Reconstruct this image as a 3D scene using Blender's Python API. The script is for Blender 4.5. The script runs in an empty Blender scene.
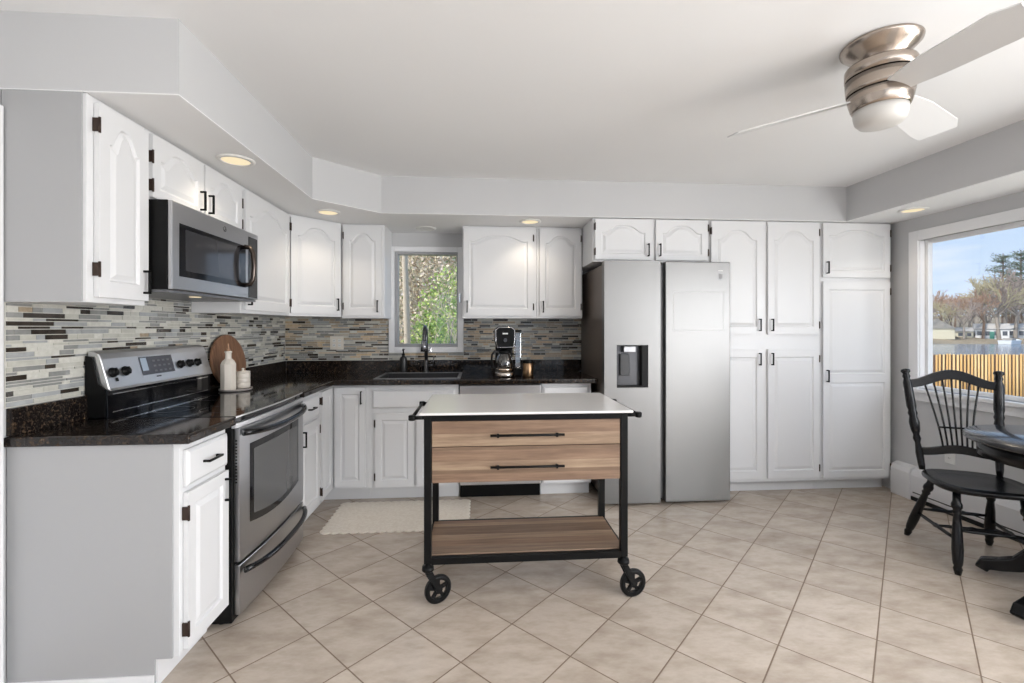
import bpy, bmesh, math, random
from mathutils import Vector, Matrix
from math import pi, cos, sin, radians

scene = bpy.context.scene
COL = scene.collection

# ------------------------------------------------------------------ camera
CAM_H = 1.30
YAW = radians(4.27)
cam_data = bpy.data.cameras.new('camera')
cam_data.lens = 460 / 1024 * 36
cam_data.sensor_width = 36
cam_data.shift_y = -14 / 1024
cam_data.clip_end = 600
cam = bpy.data.objects.new('camera', cam_data)
COL.objects.link(cam)
cam.location = (0, 0, CAM_H)
cam.rotation_euler = (pi / 2, 0, -YAW)
scene.camera = cam

# ------------------------------------------------------------------ world, sun, daylight, exposure
scene.view_settings.view_transform = 'Standard'
scene.view_settings.look = 'None'
scene.view_settings.gamma = 1
scene.view_settings.use_curve_mapping = False
scene.view_settings.exposure = -0.22

world = bpy.data.worlds.new('sky'); scene.world = world
world.use_nodes = True
wn = world.node_tree; wn.nodes.clear()
w_out = wn.nodes.new('ShaderNodeOutputWorld'); w_bg = wn.nodes.new('ShaderNodeBackground')
w_tc = wn.nodes.new('ShaderNodeTexCoord'); w_sep = wn.nodes.new('ShaderNodeSeparateXYZ')
w_r = wn.nodes.new('ShaderNodeValToRGB')
w_r.color_ramp.elements[0].position = 0.0; w_r.color_ramp.elements[0].color = (.66, .78, .92, 1)
w_r.color_ramp.elements[1].position = 0.35; w_r.color_ramp.elements[1].color = (.32, .53, .86, 1)
w_n = wn.nodes.new('ShaderNodeTexNoise'); w_n.inputs['Scale'].default_value = 3.0; w_n.inputs['Detail'].default_value = 6
w_map = wn.nodes.new('ShaderNodeMapping'); w_map.inputs['Scale'].default_value = (1, 1, 4)
w_cr = wn.nodes.new('ShaderNodeValToRGB')
w_cr.color_ramp.elements[0].position = .52; w_cr.color_ramp.elements[0].color = (0, 0, 0, 1)
w_cr.color_ramp.elements[1].position = .72; w_cr.color_ramp.elements[1].color = (.8, .8, .8, 1)
w_mix = wn.nodes.new('ShaderNodeMix'); w_mix.data_type = 'RGBA'
L = wn.links.new
L(w_tc.outputs['Generated'], w_sep.inputs[0]); L(w_sep.outputs['Z'], w_r.inputs[0])
L(w_tc.outputs['Generated'], w_map.inputs[0]); L(w_map.outputs[0], w_n.inputs['Vector']); L(w_n.outputs[0], w_cr.inputs[0])
L(w_cr.outputs[0], w_mix.inputs['Factor']); L(w_r.outputs[0], w_mix.inputs['A'])
w_mix.inputs['B'].default_value = (.86, .89, .93, 1)
L(w_mix.outputs['Result'], w_bg.inputs[0]); L(w_bg.outputs[0], w_out.inputs[0])
w_bg.inputs['Strength'].default_value = 1.35

def area_light(name, loc, rot, sx, sy, power, color):
    d = bpy.data.lights.new(name, 'AREA'); d.shape = 'RECTANGLE'; d.size = sx; d.size_y = sy
    d.energy = power; d.color = color
    o = bpy.data.objects.new(name, d); COL.objects.link(o); o.location = loc; o.rotation_euler = rot
    return o

sun_d = bpy.data.lights.new('sun', 'SUN'); sun_d.energy = 4.6; sun_d.angle = radians(1.0); sun_d.color = (1, .95, .86)
sun = bpy.data.objects.new('sun', sun_d); COL.objects.link(sun)
sun.rotation_euler = (radians(48), 0, radians(-62))
# daylight coming in through the added door opening and the window of the right wall, and through the rear openings
area_light('daylight_side', (3.85, -.95, 1.10), (0, pi / 2, 0), 2.1, 4.3, 420, (.985, .99, 1.0))
area_light('daylight_rear', (1.0, -3.9, 1.45), (pi / 2, 0, pi), 4.2, 2.0, 6, (.985, .99, 1.0))
# added fill light behind the camera, aimed up to brighten the ceiling
area_light('ceiling_fill', (2.0, -.8, 1.75), (pi, 0, 0), 2.4, 2.0, 78, (.985, .99, 1.0))

# ------------------------------------------------------------------ materials
def mat(name, color=(.8, .8, .8), rough=.5, metal=0.0, spec=.5, coat=0.0):
    m = bpy.data.materials.new(name); m.use_nodes = True
    b = m.node_tree.nodes['Principled BSDF']
    b.inputs['Base Color'].default_value = (*color, 1); b.inputs['Roughness'].default_value = rough
    b.inputs['Metallic'].default_value = metal; b.inputs['Specular IOR Level'].default_value = spec
    b.inputs['Coat Weight'].default_value = coat
    return m
def nodes(m):
    return m.node_tree, m.node_tree.nodes['Principled BSDF']
def srgb(r, g, b):
    f = lambda v: (v / 255 / 12.92) if v / 255 <= .04045 else ((v / 255 + .055) / 1.055) ** 2.4
    return (f(r), f(g), f(b))
def coords(nt, scale=(1, 1, 1), rot=(0, 0, 0), kind='Object'):
    tc = nt.nodes.new('ShaderNodeTexCoord'); mp = nt.nodes.new('ShaderNodeMapping')
    mp.inputs['Scale'].default_value = scale; mp.inputs['Rotation'].default_value = rot
    nt.links.new(tc.outputs[kind], mp.inputs[0]); return mp.outputs[0]
def noise(nt, vec, scale, detail=4, rough=.5):
    n = nt.nodes.new('ShaderNodeTexNoise'); n.inputs['Scale'].default_value = scale
    n.inputs['Detail'].default_value = detail; n.inputs['Roughness'].default_value = rough
    nt.links.new(vec, n.inputs['Vector']); return n.outputs[0]
def ramp(nt, fac, stops, interp='LINEAR'):
    r = nt.nodes.new('ShaderNodeValToRGB'); r.color_ramp.interpolation = interp
    e = r.color_ramp.elements
    while len(e) < len(stops): e.new(.5)
    for i, (p, c) in enumerate(stops):
        e[i].position = p; e[i].color = (*c, 1)
    nt.links.new(fac, r.inputs[0]); return r.outputs[0]
def math_(nt, op, a, b=None, c=None):
    n = nt.nodes.new('ShaderNodeMath'); n.operation = op
    for i, v in enumerate((a, b, c)):
        if v is None: continue
        if isinstance(v, (int, float)): n.inputs[i].default_value = v
        else: nt.links.new(v, n.inputs[i])
    return n.outputs[0]
def mixc(nt, fac, a, b, mode='MIX'):
    n = nt.nodes.new('ShaderNodeMix'); n.data_type = 'RGBA'; n.blend_type = mode
    for k, v in (('Factor', fac), ('A', a), ('B', b)):
        if isinstance(v, (int, float)): n.inputs[k].default_value = v
        elif isinstance(v, tuple): n.inputs[k].default_value = (*v, 1)
        else: nt.links.new(v, n.inputs[k])
    return n.outputs['Result']
def bump(nt, b, height, strength=.3, dist=.002):
    n = nt.nodes.new('ShaderNodeBump'); n.inputs['Strength'].default_value = strength; n.inputs['Distance'].default_value = dist
    nt.links.new(height, n.inputs['Height']); nt.links.new(n.outputs[0], b.inputs['Normal'])

def painted(name, col, rough=.55, bs=.05):
    m = mat(name, col, rough); nt, b = nodes(m)
    v = coords(nt); bump(nt, b, noise(nt, v, 120, 3), bs, .001)
    c = ramp(nt, noise(nt, v, 1.3, 2), [(.35, tuple(x * .985 for x in col)), (.65, col)])
    nt.links.new(c, b.inputs['Base Color']); return m
M = {}
M['ceiling'] = painted('ceiling_paint', (.86, .86, .86), .8)
M['wall'] = painted('light_grey_wall_paint', (.565, .565, .57), .7)
M['trim'] = painted('white_trim_paint', (.82, .82, .83), .35)
M['cab'] = painted('white_cabinet_paint', (.75, .75, .755), .33, .04)
M['panel'] = painted('shaded_grey_panel_paint', (.40, .40, .405), .45, .04)  # cabinet end faces: their shade is put into this darker grey
M['black'] = mat('black_metal', (.006, .006, .006), .36, 0, .15)
M['bronze'] = mat('dark_bronze', (.055, .036, .028), .42, .6)
M['blackgloss'] = mat('black_glass', (.004, .004, .005), .06, 0, .4, 0)
M['rubber'] = mat('black_rubber', (.015, .015, .015), .7)
M['dark'] = mat('dark_cavity', (.01, .01, .01), .8)
M['fanwhite'] = mat('fan_blade_white', (.72, .72, .72), .4)
M['glassbowl'] = mat('frosted_white_glass', (.60, .585, .56), .3)
M['blackwood'] = mat('black_painted_wood', (.005, .005, .006), .26, 0, .3, 0)
M['tabletop'] = mat('dark_table_top', (.035, .035, .038), .2, 0, .5, .3)
M['ceramic'] = mat('cream_ceramic', (.72, .66, .58), .3)
M['plastic_white'] = mat('white_plastic', (.75, .75, .73), .4)
M['almond'] = mat('almond_plastic', (.72, .67, .59), .4)
M['heater'] = mat('white_enamel', (.76, .76, .77), .4)
M['chrome'] = mat('chrome', (.75, .75, .76), .12, 1)
M['gold'] = mat('bronze_tin', (.30, .19, .11), .3, 1)
M['cork'] = mat('pour_spout', (.45, .27, .17), .4, .5)
M['ring'] = mat('burner_ring_grey', (.06, .06, .06), .3)
M['quartz'] = mat('white_stone_top', (.82, .80, .78), .16)

def steel(name, col, rough, axis=0):
    m = mat(name, col, rough, 1.0); nt, b = nodes(m)
    sc = [3, 3, 3]; sc[axis] = 3
    sc = [400, 400, 400]; sc[axis] = 4
    v = coords(nt, tuple(sc)); n = noise(nt, v, 1, 3)
    nt.links.new(ramp(nt, n, [(.3, (rough * .92,) * 3), (.7, (rough * 1.1,) * 3)]), b.inputs['Roughness'])
    return m
M['steel'] = mat('brushed_steel_fridge', (.22, .217, .213), .38, 1)
M['steel_micro'] = mat('brushed_steel_microwave', (.50, .50, .51), .28, 1)
M['steel_range'] = mat('brushed_steel_range', (.46, .46, .47), .3, 1)
M['steel_panel'] = mat('brushed_steel_panel', (.72, .72, .73), .3, 1)
M['nickel'] = steel('brushed_nickel', (.42, .36, .31), .24, 2)
M['fridgeside'] = mat('graphite_side', (.15, .122, .106), .4, .4)

# granite
def granite():
    m = mat('black_gold_granite', (.02, .015, .012), .08, 0, .35); nt, b = nodes(m)
    v = coords(nt)
    n1 = noise(nt, v, 55, 6, .75); n2 = noise(nt, v, 170, 4, .7); n3 = noise(nt, v, 7, 3)
    c1 = ramp(nt, n1, [(.42, (.005, .004, .004)), (.54, (.014, .009, .006)), (.63, (.11, .068, .036)), (.72, (.32, .23, .15))])
    c2 = ramp(nt, n2, [(.54, (.003, .003, .003)), (.64, (.06, .045, .034)), (.73, (.30, .25, .20))])
    c = mixc(nt, .5, c1, c2, 'LIGHTEN') if False else mixc(nt, 1.0, c1, c2, 'SCREEN')
    nt.links.new(mixc(nt, math_(nt, 'MULTIPLY', n3, .9), c, (.008, .006, .006)), b.inputs['Base Color']); return m
M['granite'] = granite()

# diagonal floor tiles
def floor_mat():
    m = mat('beige_floor_tile', (.6, .55, .5), .3); nt, b = nodes(m)
    tc = nt.nodes.new('ShaderNodeTexCoord'); sep = nt.nodes.new('ShaderNodeSeparateXYZ'); nt.links.new(tc.outputs['Object'], sep.inputs[0])
    X = math_(nt, 'SUBTRACT', sep.outputs[0], .7959); Y = math_(nt, 'SUBTRACT', sep.outputs[1], 1.7963)
    k = .70710678 / .3045
    U = math_(nt, 'MULTIPLY', math_(nt, 'ADD', X, Y), k); V = math_(nt, 'MULTIPLY', math_(nt, 'SUBTRACT', X, Y), k)
    def edge(t):
        f = math_(nt, 'FRACT', t); return math_(nt, 'MINIMUM', f, math_(nt, 'SUBTRACT', 1.0, f))
    e = math_(nt, 'MINIMUM', edge(U), edge(V))
    cell = nt.nodes.new('ShaderNodeCombineXYZ')
    nt.links.new(math_(nt, 'FLOOR', U), cell.inputs[0]); nt.links.new(math_(nt, 'FLOOR', V), cell.inputs[1])
    wn_ = nt.nodes.new('ShaderNodeTexWhiteNoise'); nt.links.new(cell.outputs[0], wn_.inputs['Vector'])
    off = nt.nodes.new('ShaderNodeVectorMath'); off.operation = 'MULTIPLY_ADD'
    nt.links.new(wn_.outputs['Color'], off.inputs[0]); off.inputs[1].default_value = (7, 7, 7); nt.links.new(tc.outputs['Object'], off.inputs[2])
    mp = nt.nodes.new('ShaderNodeMapping'); mp.inputs['Scale'].default_value = (1.0, 2.2, 1); mp.inputs['Rotation'].default_value = (0, 0, .5)
    nt.links.new(off.outputs[0], mp.inputs[0])
    n1 = noise(nt, mp.outputs[0], 4.5, 8, .62); n2 = noise(nt, mp.outputs[0], 26, 5, .6)
    c = ramp(nt, n1, [(.28, srgb(172, 156, 140)), (.46, srgb(193, 179, 164)), (.60, srgb(207, 194, 180)), (.76, srgb(186, 172, 157))])
    c = mixc(nt, .12, c, ramp(nt, n2, [(.35, srgb(166, 152, 138)), (.65, srgb(206, 194, 182))]))
    tint = ramp(nt, wn_.outputs['Value'], [(0, (.90, .90, .90)), (1, (1.0, 1.0, 1.0))])
    c = mixc(nt, 1.0, c, tint, 'MULTIPLY')
    g = math_(nt, 'LESS_THAN', e, .0085)
    c = mixc(nt, g, c, srgb(122, 104, 88))
    nt.links.new(c, b.inputs['Base Color'])
    nt.links.new(math_(nt, 'ADD', math_(nt, 'MULTIPLY', g, .5), math_(nt, 'ADD', math_(nt, 'MULTIPLY', n1, .06), .22)), b.inputs['Roughness'])
    h = math_(nt, 'MULTIPLY', math_(nt, 'MINIMUM', e, .02), 50)
    bump(nt, b, h, .35, .002); return m
M['floor'] = floor_mat()

def wood(name, cols, plank=None, plank_axis=2, grain_axis=0, rough=.55, bands=None):
    """plank boards running along grain_axis, stacked along plank_axis"""
    m = mat(name, cols[0], rough); nt, b = nodes(m)
    sc = [1, 1, 1]; sc[grain_axis] = .06
    v = coords(nt, tuple(sc))
    n = noise(nt, v, 55, 6, .65); nb = noise(nt, coords(nt), 5, 4, .6)
    base = ramp(nt, n, [(.3, cols[0]), (.5, cols[1]), (.7, cols[2])])
    base = mixc(nt, math_(nt, 'MULTIPLY', nb, .5), base, cols[3])
    if bands:
        tc = nt.nodes.new('ShaderNodeTexCoord'); sep = nt.nodes.new('ShaderNodeSeparateXYZ'); nt.links.new(tc.outputs['Object'], sep.inputs[0])
        t = math_(nt, 'DIVIDE', math_(nt, 'SUBTRACT', sep.outputs[plank_axis], bands[0]), bands[1] - bands[0])
        base = mixc(nt, 1.0, base, ramp(nt, t, bands[2], 'CONSTANT'), 'MULTIPLY')
    if plank:
        tc = nt.nodes.new('ShaderNodeTexCoord'); sep = nt.nodes.new('ShaderNodeSeparateXYZ'); nt.links.new(tc.outputs['Object'], sep.inputs[0])
        t = math_(nt, 'FLOOR', math_(nt, 'DIVIDE', math_(nt, 'ADD', sep.outputs[plank_axis], plank[1]), plank[0]))
        w = nt.nodes.new('ShaderNodeTexWhiteNoise'); w.noise_dimensions = '1D'; nt.links.new(t, w.inputs['W'])
        tone = ramp(nt, w.outputs['Value'], [(0, (.62, .55, .50)), (.5, (.92, .88, .84)), (1, (1.28, 1.22, 1.12))])
        base = mixc(nt, 1.0, base, tone, 'MULTIPLY')
    nt.links.new(base, b.inputs['Base Color']); bump(nt, b, n, .12, .001); return m
oak = [srgb(108, 89, 74), srgb(136, 115, 97), srgb(158, 138, 118), srgb(113, 93, 77)]
DK, MD, LT, GY = (.78, .70, .64), (1.0, .90, .83), (1.28, 1.26, 1.18), (.98, .96, .95)
M['oak_drawer'] = wood('weathered_oak_drawer', oak, None, 2, 0, .55, (.577, .8635, [(0, MD), (.14, DK), (.20, LT), (.34, MD), (.52, DK), (.575, LT), (.79, MD)]))
M['oak_shelf'] = wood('weathered_oak_shelf', oak, None, 1, 0, .55, (-.23, .23, [(0, GY), (.26, MD), (.40, LT), (.52, DK), (.74, LT), (.82, MD)]))
M['board'] = wood('dark_wood_board', [srgb(112, 78, 56), srgb(142, 104, 78), srgb(166, 128, 98), srgb(90, 60, 44)], None, 2, 2)
M['floor_trimwood'] = M['board']

def mottled(name, a, b_, scale, rough=.7, kind='Object', bs=0.0):
    m = mat(name, a, rough); nt, b = nodes(m)
    n = noise(nt, coords(nt, kind=kind), scale, 5, .6)
    nt.links.new(ramp(nt, n, [(.35, a), (.65, b_)]), b.inputs['Base Color'])
    if bs: bump(nt, b, n, bs, .01)
    return m
M['rug'] = mottled('cream_quilted_cotton', srgb(228, 218, 204), srgb(240, 232, 220), 60, .9, bs=.3)
M['mosaic'] = [
    mottled('mosaic_pale_greige_glass', srgb(186, 184, 174), srgb(200, 198, 188), 30, .14),
    mottled('mosaic_mid_grey_glass', srgb(134, 135, 132), srgb(150, 150, 147), 30, .12),
    mottled('mosaic_white_stone', srgb(196, 194, 184), srgb(212, 210, 202), 60, .3),
    mottled('mosaic_dark_brown_glass', srgb(46, 40, 35), srgb(64, 57, 50), 30, .12),
    mottled('mosaic_taupe_stone', srgb(152, 136, 114), srgb(172, 156, 134), 60, .35),
    mottled('mosaic_silver_glass', srgb(158, 160, 160), srgb(172, 174, 174), 30, .1),
    mottled('mosaic_tan_stone', srgb(184, 160, 128), srgb(204, 182, 150), 60, .35)]
M['grout'] = mat('light_grout', srgb(205, 202, 194), .8)

def glass_mat():
    m = bpy.data.materials.new('window_glass'); m.use_nodes = True; nt = m.node_tree; nt.nodes.clear()
    o = nt.nodes.new('ShaderNodeOutputMaterial'); t = nt.nodes.new('ShaderNodeBsdfTransparent'); g = nt.nodes.new('ShaderNodeBsdfGlossy')
    g.inputs['Roughness'].default_value = .02; mx = nt.nodes.new('ShaderNodeMixShader')
    mx.inputs[0].default_value = .05
    nt.links.new(t.outputs[0], mx.inputs[1]); nt.links.new(g.outputs[0], mx.inputs[2]); nt.links.new(mx.outputs[0], o.inputs[0]); return m
M['glass'] = glass_mat()
def clear_glass(name, tint, gl=.12):
    m = bpy.data.materials.new(name); m.use_nodes = True; nt = m.node_tree; nt.nodes.clear()
    o = nt.nodes.new('ShaderNodeOutputMaterial'); t = nt.nodes.new('ShaderNodeBsdfTransparent'); g = nt.nodes.new('ShaderNodeBsdfGlossy')
    t.inputs[0].default_value = (*tint, 1); g.inputs['Roughness'].default_value = .04
    lw = nt.nodes.new('ShaderNodeLayerWeight'); lw.inputs[0].default_value = .35
    ad = math_(nt, 'ADD', math_(nt, 'MULTIPLY', lw.outputs['Facing'], .5), gl)
    mx = nt.nodes.new('ShaderNodeMixShader'); nt.links.new(ad, mx.inputs[0])
    nt.links.new(t.outputs[0], mx.inputs[1]); nt.links.new(g.outputs[0], mx.inputs[2]); nt.links.new(mx.outputs[0], o.inputs[0]); return m
M['carafe'] = clear_glass('carafe_glass', (.72, .68, .66))
M['clearplastic'] = clear_glass('clear_plastic', (.70, .70, .74), .2)

def emis(name, col, s):
    m = bpy.data.materials.new(name); m.use_nodes = True; nt = m.node_tree; nt.nodes.clear()
    o = nt.nodes.new('ShaderNodeOutputMaterial'); e = nt.nodes.new('ShaderNodeEmission')
    e.inputs[0].default_value = (*col, 1); e.inputs[1].default_value = s; nt.links.new(e.outputs[0], o.inputs[0]); return m
M['lamp_on'] = emis('warm_led_lens', (1.0, .84, .56), 1.15)
M['display'] = emis('range_display', (.20, .30, .42), .35)

# ------------------------------------------------------------------ mesh builder
class MB:
    def __init__(s): s.v = []; s.f = []; s.m = []; s.sm = []; s.T = Matrix.Identity(4)
    def add(s, vs, fs, mi=0, smooth=False):
        o = len(s.v); s.v += [tuple(s.T @ Vector(p)) for p in vs]
        for f in fs: s.f.append(tuple(i + o for i in f)); s.m.append(mi); s.sm.append(smooth)
        return s
    def box(s, x0, x1, y0, y1, z0, z1, mi=0):
        if x0 > x1: x0, x1 = x1, x0
        if y0 > y1: y0, y1 = y1, y0
        if z0 > z1: z0, z1 = z1, z0
        v = [(x0, y0, z0), (x1, y0, z0), (x1, y1, z0), (x0, y1, z0), (x0, y0, z1), (x1, y0, z1), (x1, y1, z1), (x0, y1, z1)]
        return s.add(v, [(0, 3, 2, 1), (4, 5, 6, 7), (0, 1, 5, 4), (1, 2, 6, 5), (2, 3, 7, 6), (3, 0, 4, 7)], mi)
    def prism(s, pts, z0, z1, mi=0, smooth=False):
        n = len(pts); a = sum(pts[i][0] * pts[(i + 1) % n][1] - pts[(i + 1) % n][0] * pts[i][1] for i in range(n))
        if a < 0: pts = pts[::-1]
        s.add([(x, y, z0) for x, y in pts] + [(x, y, z1) for x, y in pts], [tuple(range(n))[::-1], tuple(range(n, 2 * n))], mi)
        o = len(s.v) - 2 * n
        for i in range(n):
            j = (i + 1) % n; s.f.append((o + i, o + j, o + n + j, o + n + i)); s.m.append(mi); s.sm.append(smooth)
        return s
    def profx(s, pts, x0, x1, mi=0):        # (y,z) outline run along x
        T = s.T.copy(); s.T = T @ Matrix(((0, 0, 1, 0), (1, 0, 0, 0), (0, 1, 0, 0), (0, 0, 0, 1))); s.prism(pts, x0, x1, mi); s.T = T; return s
    def profy(s, pts, y0, y1, mi=0, smooth=False):        # (x,z) outline run along y
        T = s.T.copy(); s.T = T @ Matrix(((1, 0, 0, 0), (0, 0, -1, 0), (0, 1, 0, 0), (0, 0, 0, 1))); s.prism(pts, -y1, -y0, mi, smooth); s.T = T; return s
    def lathe(s, prof, c=(0, 0, 0), n=24, mi=0, axis=None, smooth=True):
        """prof = [(r, z)...] round c along z (or along axis vector)"""
        R = Matrix.Identity(3)
        if axis is not None: R = Vector((0, 0, 1)).rotation_difference(Vector(axis).normalized()).to_matrix()
        c = Vector(c); vs = []; fs = []
        for r, z in prof:
            for k in range(n):
                a = 2 * pi * k / n; vs.append(tuple(c + R @ Vector((r * cos(a), r * sin(a), z))))
        for i in range(len(prof) - 1):
            for k in range(n):
                k2 = (k + 1) % n; fs.append((i * n + k, i * n + k2, (i + 1) * n + k2, (i + 1) * n + k))
        s.add(vs, fs, mi, smooth)
        o = len(s.v) - len(vs)
        if prof[0] == prof[-1]: return s
        if prof[0][0] > 1e-6: s.f.append(tuple(o + k for k in range(n))[::-1]); s.m.append(mi); s.sm.append(False)
        if prof[-1][0] > 1e-6: s.f.append(tuple(o + (len(prof) - 1) * n + k for k in range(n))); s.m.append(mi); s.sm.append(False)
        return s
    def cyl(s, p0, p1, r0, r1=None, n=16, mi=0):
        p0 = Vector(p0); p1 = Vector(p1); r1 = r0 if r1 is None else r1
        return s.lathe([(r0, 0), (r1, (p1 - p0).length)], p0, n, mi, p1 - p0)
    def turned(s, p0, p1, prof, n=14, mi=0):   # prof [(t, r)]
        p0 = Vector(p0); p1 = Vector(p1); l = (p1 - p0).length
        return s.lathe([(r, t * l) for t, r in prof], p0, n, mi, p1 - p0)
    def tube(s, pts, r, n=8, mi=0, cap=True):
        pts = [Vector(p) for p in pts]; rs = r if isinstance(r, (list, tuple)) else [r] * len(pts)
        vs = []; up = Vector((0, 0, 1)); t0 = (pts[1] - pts[0]).normalized()
        u = t0.cross(up); u = u.normalized() if u.length > 1e-4 else Vector((1, 0, 0))
        for i, p in enumerate(pts):
            t = (pts[min(i + 1, len(pts) - 1)] - pts[max(i - 1, 0)]).normalized()
            u = (u - t * u.dot(t)).normalized(); w = t.cross(u)
            for k in range(n):
                a = 2 * pi * k / n; vs.append(tuple(p + (u * cos(a) + w * sin(a)) * rs[i]))
        fs = [(i * n + k, i * n + (k + 1) % n, (i + 1) * n + (k + 1) % n, (i + 1) * n + k) for i in range(len(pts) - 1) for k in range(n)]
        s.add(vs, fs, mi, True)
        if cap:
            o = len(s.v) - len(vs); m = (len(pts) - 1) * n
            s.f.append(tuple(o + k for k in range(n))[::-1]); s.m.append(mi); s.sm.append(False)
            s.f.append(tuple(o + m + k for k in range(n))); s.m.append(mi); s.sm.append(False)
        return s
    def ribbon(s, pts, w, h, up=(0, 0, 1), mi=0):   # rectangular section swept along pts; w may be list
        pts = [Vector(p) for p in pts]; up = Vector(up); vs = []; n = len(pts)
        hs = h if isinstance(h, (list, tuple)) else [h] * n
        for i, p in enumerate(pts):
            t = (pts[min(i + 1, n - 1)] - pts[max(i - 1, 0)]).normalized(); side = t.cross(up).normalized(); u = side.cross(t)
            for a, b in ((-1, -1), (1, -1), (1, 1), (-1, 1)): vs.append(tuple(p + side * a * w / 2 + u * b * hs[i] / 2))
        fs = [(i * 4 + k, i * 4 + (k + 1) % 4, (i + 1) * 4 + (k + 1) % 4, (i + 1) * 4 + k) for i in range(n - 1) for k in range(4)]
        fs += [(3, 2, 1, 0), tuple((n - 1) * 4 + k for k in range(4))]
        return s.add(vs, fs, mi)
    def build(s, name, mats, parent=None, bevel=0, seg=2, angle=40, label=None):
        me = bpy.data.meshes.new(name); me.from_pydata(s.v, [], s.f)
        for m in (mats if isinstance(mats, (list, tuple)) else [mats]): me.materials.append(m)
        me.polygons.foreach_set('material_index', s.m); me.polygons.foreach_set('use_smooth', s.sm); me.update()
        bm = bmesh.new(); bm.from_mesh(me); bmesh.ops.recalc_face_normals(bm, faces=bm.faces); bm.to_mesh(me); bm.free()
        o = bpy.data.objects.new(name, me); COL.objects.link(o); o.parent = parent
        if bevel:
            b = o.modifiers.new('bevel', 'BEVEL'); b.width = bevel; b.segments = seg; b.limit_method = 'ANGLE'; b.angle_limit = radians(angle)
            b.harden_normals = False
        if label: o['label'] = label
        return o

def thing(name, label, cat, loc=(0, 0, 0), rz=0, group=None):
    o = bpy.data.objects.new(name, None); COL.objects.link(o); o.empty_display_size = .1
    o.location = loc; o.rotation_euler = (0, 0, rz); o['label'] = label; o['category'] = cat
    if group: o['group'] = group
    return o
def tag(o, label, cat, group=None, kind=None):
    o['label'] = label; o['category'] = cat
    if group: o['group'] = group
    if kind: o['kind'] = kind
    return o
def struct(name, mb, mats, label=None, bevel=0):
    o = mb.build(name, mats, None, bevel); o['kind'] = 'structure'
    if label: o['label'] = label
    return o
def copy_tree(o, parent=None):
    kids = list(o.children)
    c = o.copy(); COL.objects.link(c); c.parent = parent
    for ch in kids: copy_tree(ch, c)
    return c
def from_cam(px, W, z):          # a point at camera depth W behind pixel column px
    a = (px - 512) / 460 * W
    return (a * cos(YAW) + W * sin(YAW), W * cos(YAW) - a * sin(YAW), z)

# ------------------------------------------------------------------ room shell
XL, XR, YB, YR, ZC, ZS = -1.66, 3.32, 4.10, -3.5, 2.404, 2.136
struct('floor', MB().box(XL - .3, XR + .15, YR - .15, YB + .15, -.12, 0), M['floor'], 'beige stone-look floor tiles laid on the diagonal')
struct('ceiling', MB().box(XL - .3, XR + .15, YR - .15, YB + .15, ZC, ZC + .12), M['ceiling'], 'white ceiling')
struct('wall_left', MB().box(XL - .15, XL, YR, YB, 0, ZC), M['wall'])
wb = MB()
wb.box(XL - .15, -.71, YB, YB + .15, 0, ZC); wb.box(-.165, XR + .15, YB, YB + .15, 0, ZC)
wb.box(-.71, -.165, YB, YB + .15, 0, 1.135); wb.box(-.71, -.165, YB, YB + .15, 1.96, ZC)
struct('wall_back', wb, M['wall'])
wr = MB()
WY = [(-3.3, .40), (.75, 3.225)]          # right wall openings: added unseen door, then the lake window
wr.box(XR, XR + .10, YR, WY[0][0], 0, ZC); wr.box(XR, XR + .10, WY[0][1], WY[1][0], 0, ZC); wr.box(XR, XR + .10, WY[1][1], YB, 0, ZC)
for (a, b), (zl, zh) in zip(WY, ((.02, 2.10), (.835, 1.965))): wr.box(XR, XR + .10, a, b, 0, zl); wr.box(XR, XR + .10, a, b, zh, ZC)
struct('wall_right', wr, M['wall'])
wq = MB()
wq.box(XL - .15, -1.1, YR - .15, YR, 0, ZC); wq.box(3.1, XR + .15, YR - .15, YR, 0, ZC)
wq.box(-1.1, 3.1, YR - .15, YR, 0, .3); wq.box(-1.1, 3.1, YR - .15, YR, 2.2, ZC)
struct('wall_rear', wq, M['wall'])
# dropped soffits: left run, diagonal corner, back run and right run (L shapes over the cabinets)
SX, SY, RX = -1.066, 3.41, 2.89
sl = MB().prism([(XL, 1.73), (SX, 1.73), (SX, 3.065), (-.70, SY), (RX, SY), (RX, -3.5), (XR, -3.5), (XR, YB), (XL, YB)], ZS, ZC)
struct('ceiling_soffit', sl, M['wall'], 'dropped grey soffit around the kitchen ceiling')
su = MB().prism([(XL, 1.731), (SX - .001, 1.731), (SX - .001, 3.066), (-.701, SY + .001), (RX + .001, SY + .001), (RX + .001, -3.5), (XR, -3.5), (XR, YB), (XL, YB)], ZS - .004, ZS)
struct('ceiling_soffit_underside', su, M['ceiling'], 'white underside of the soffit')

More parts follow.
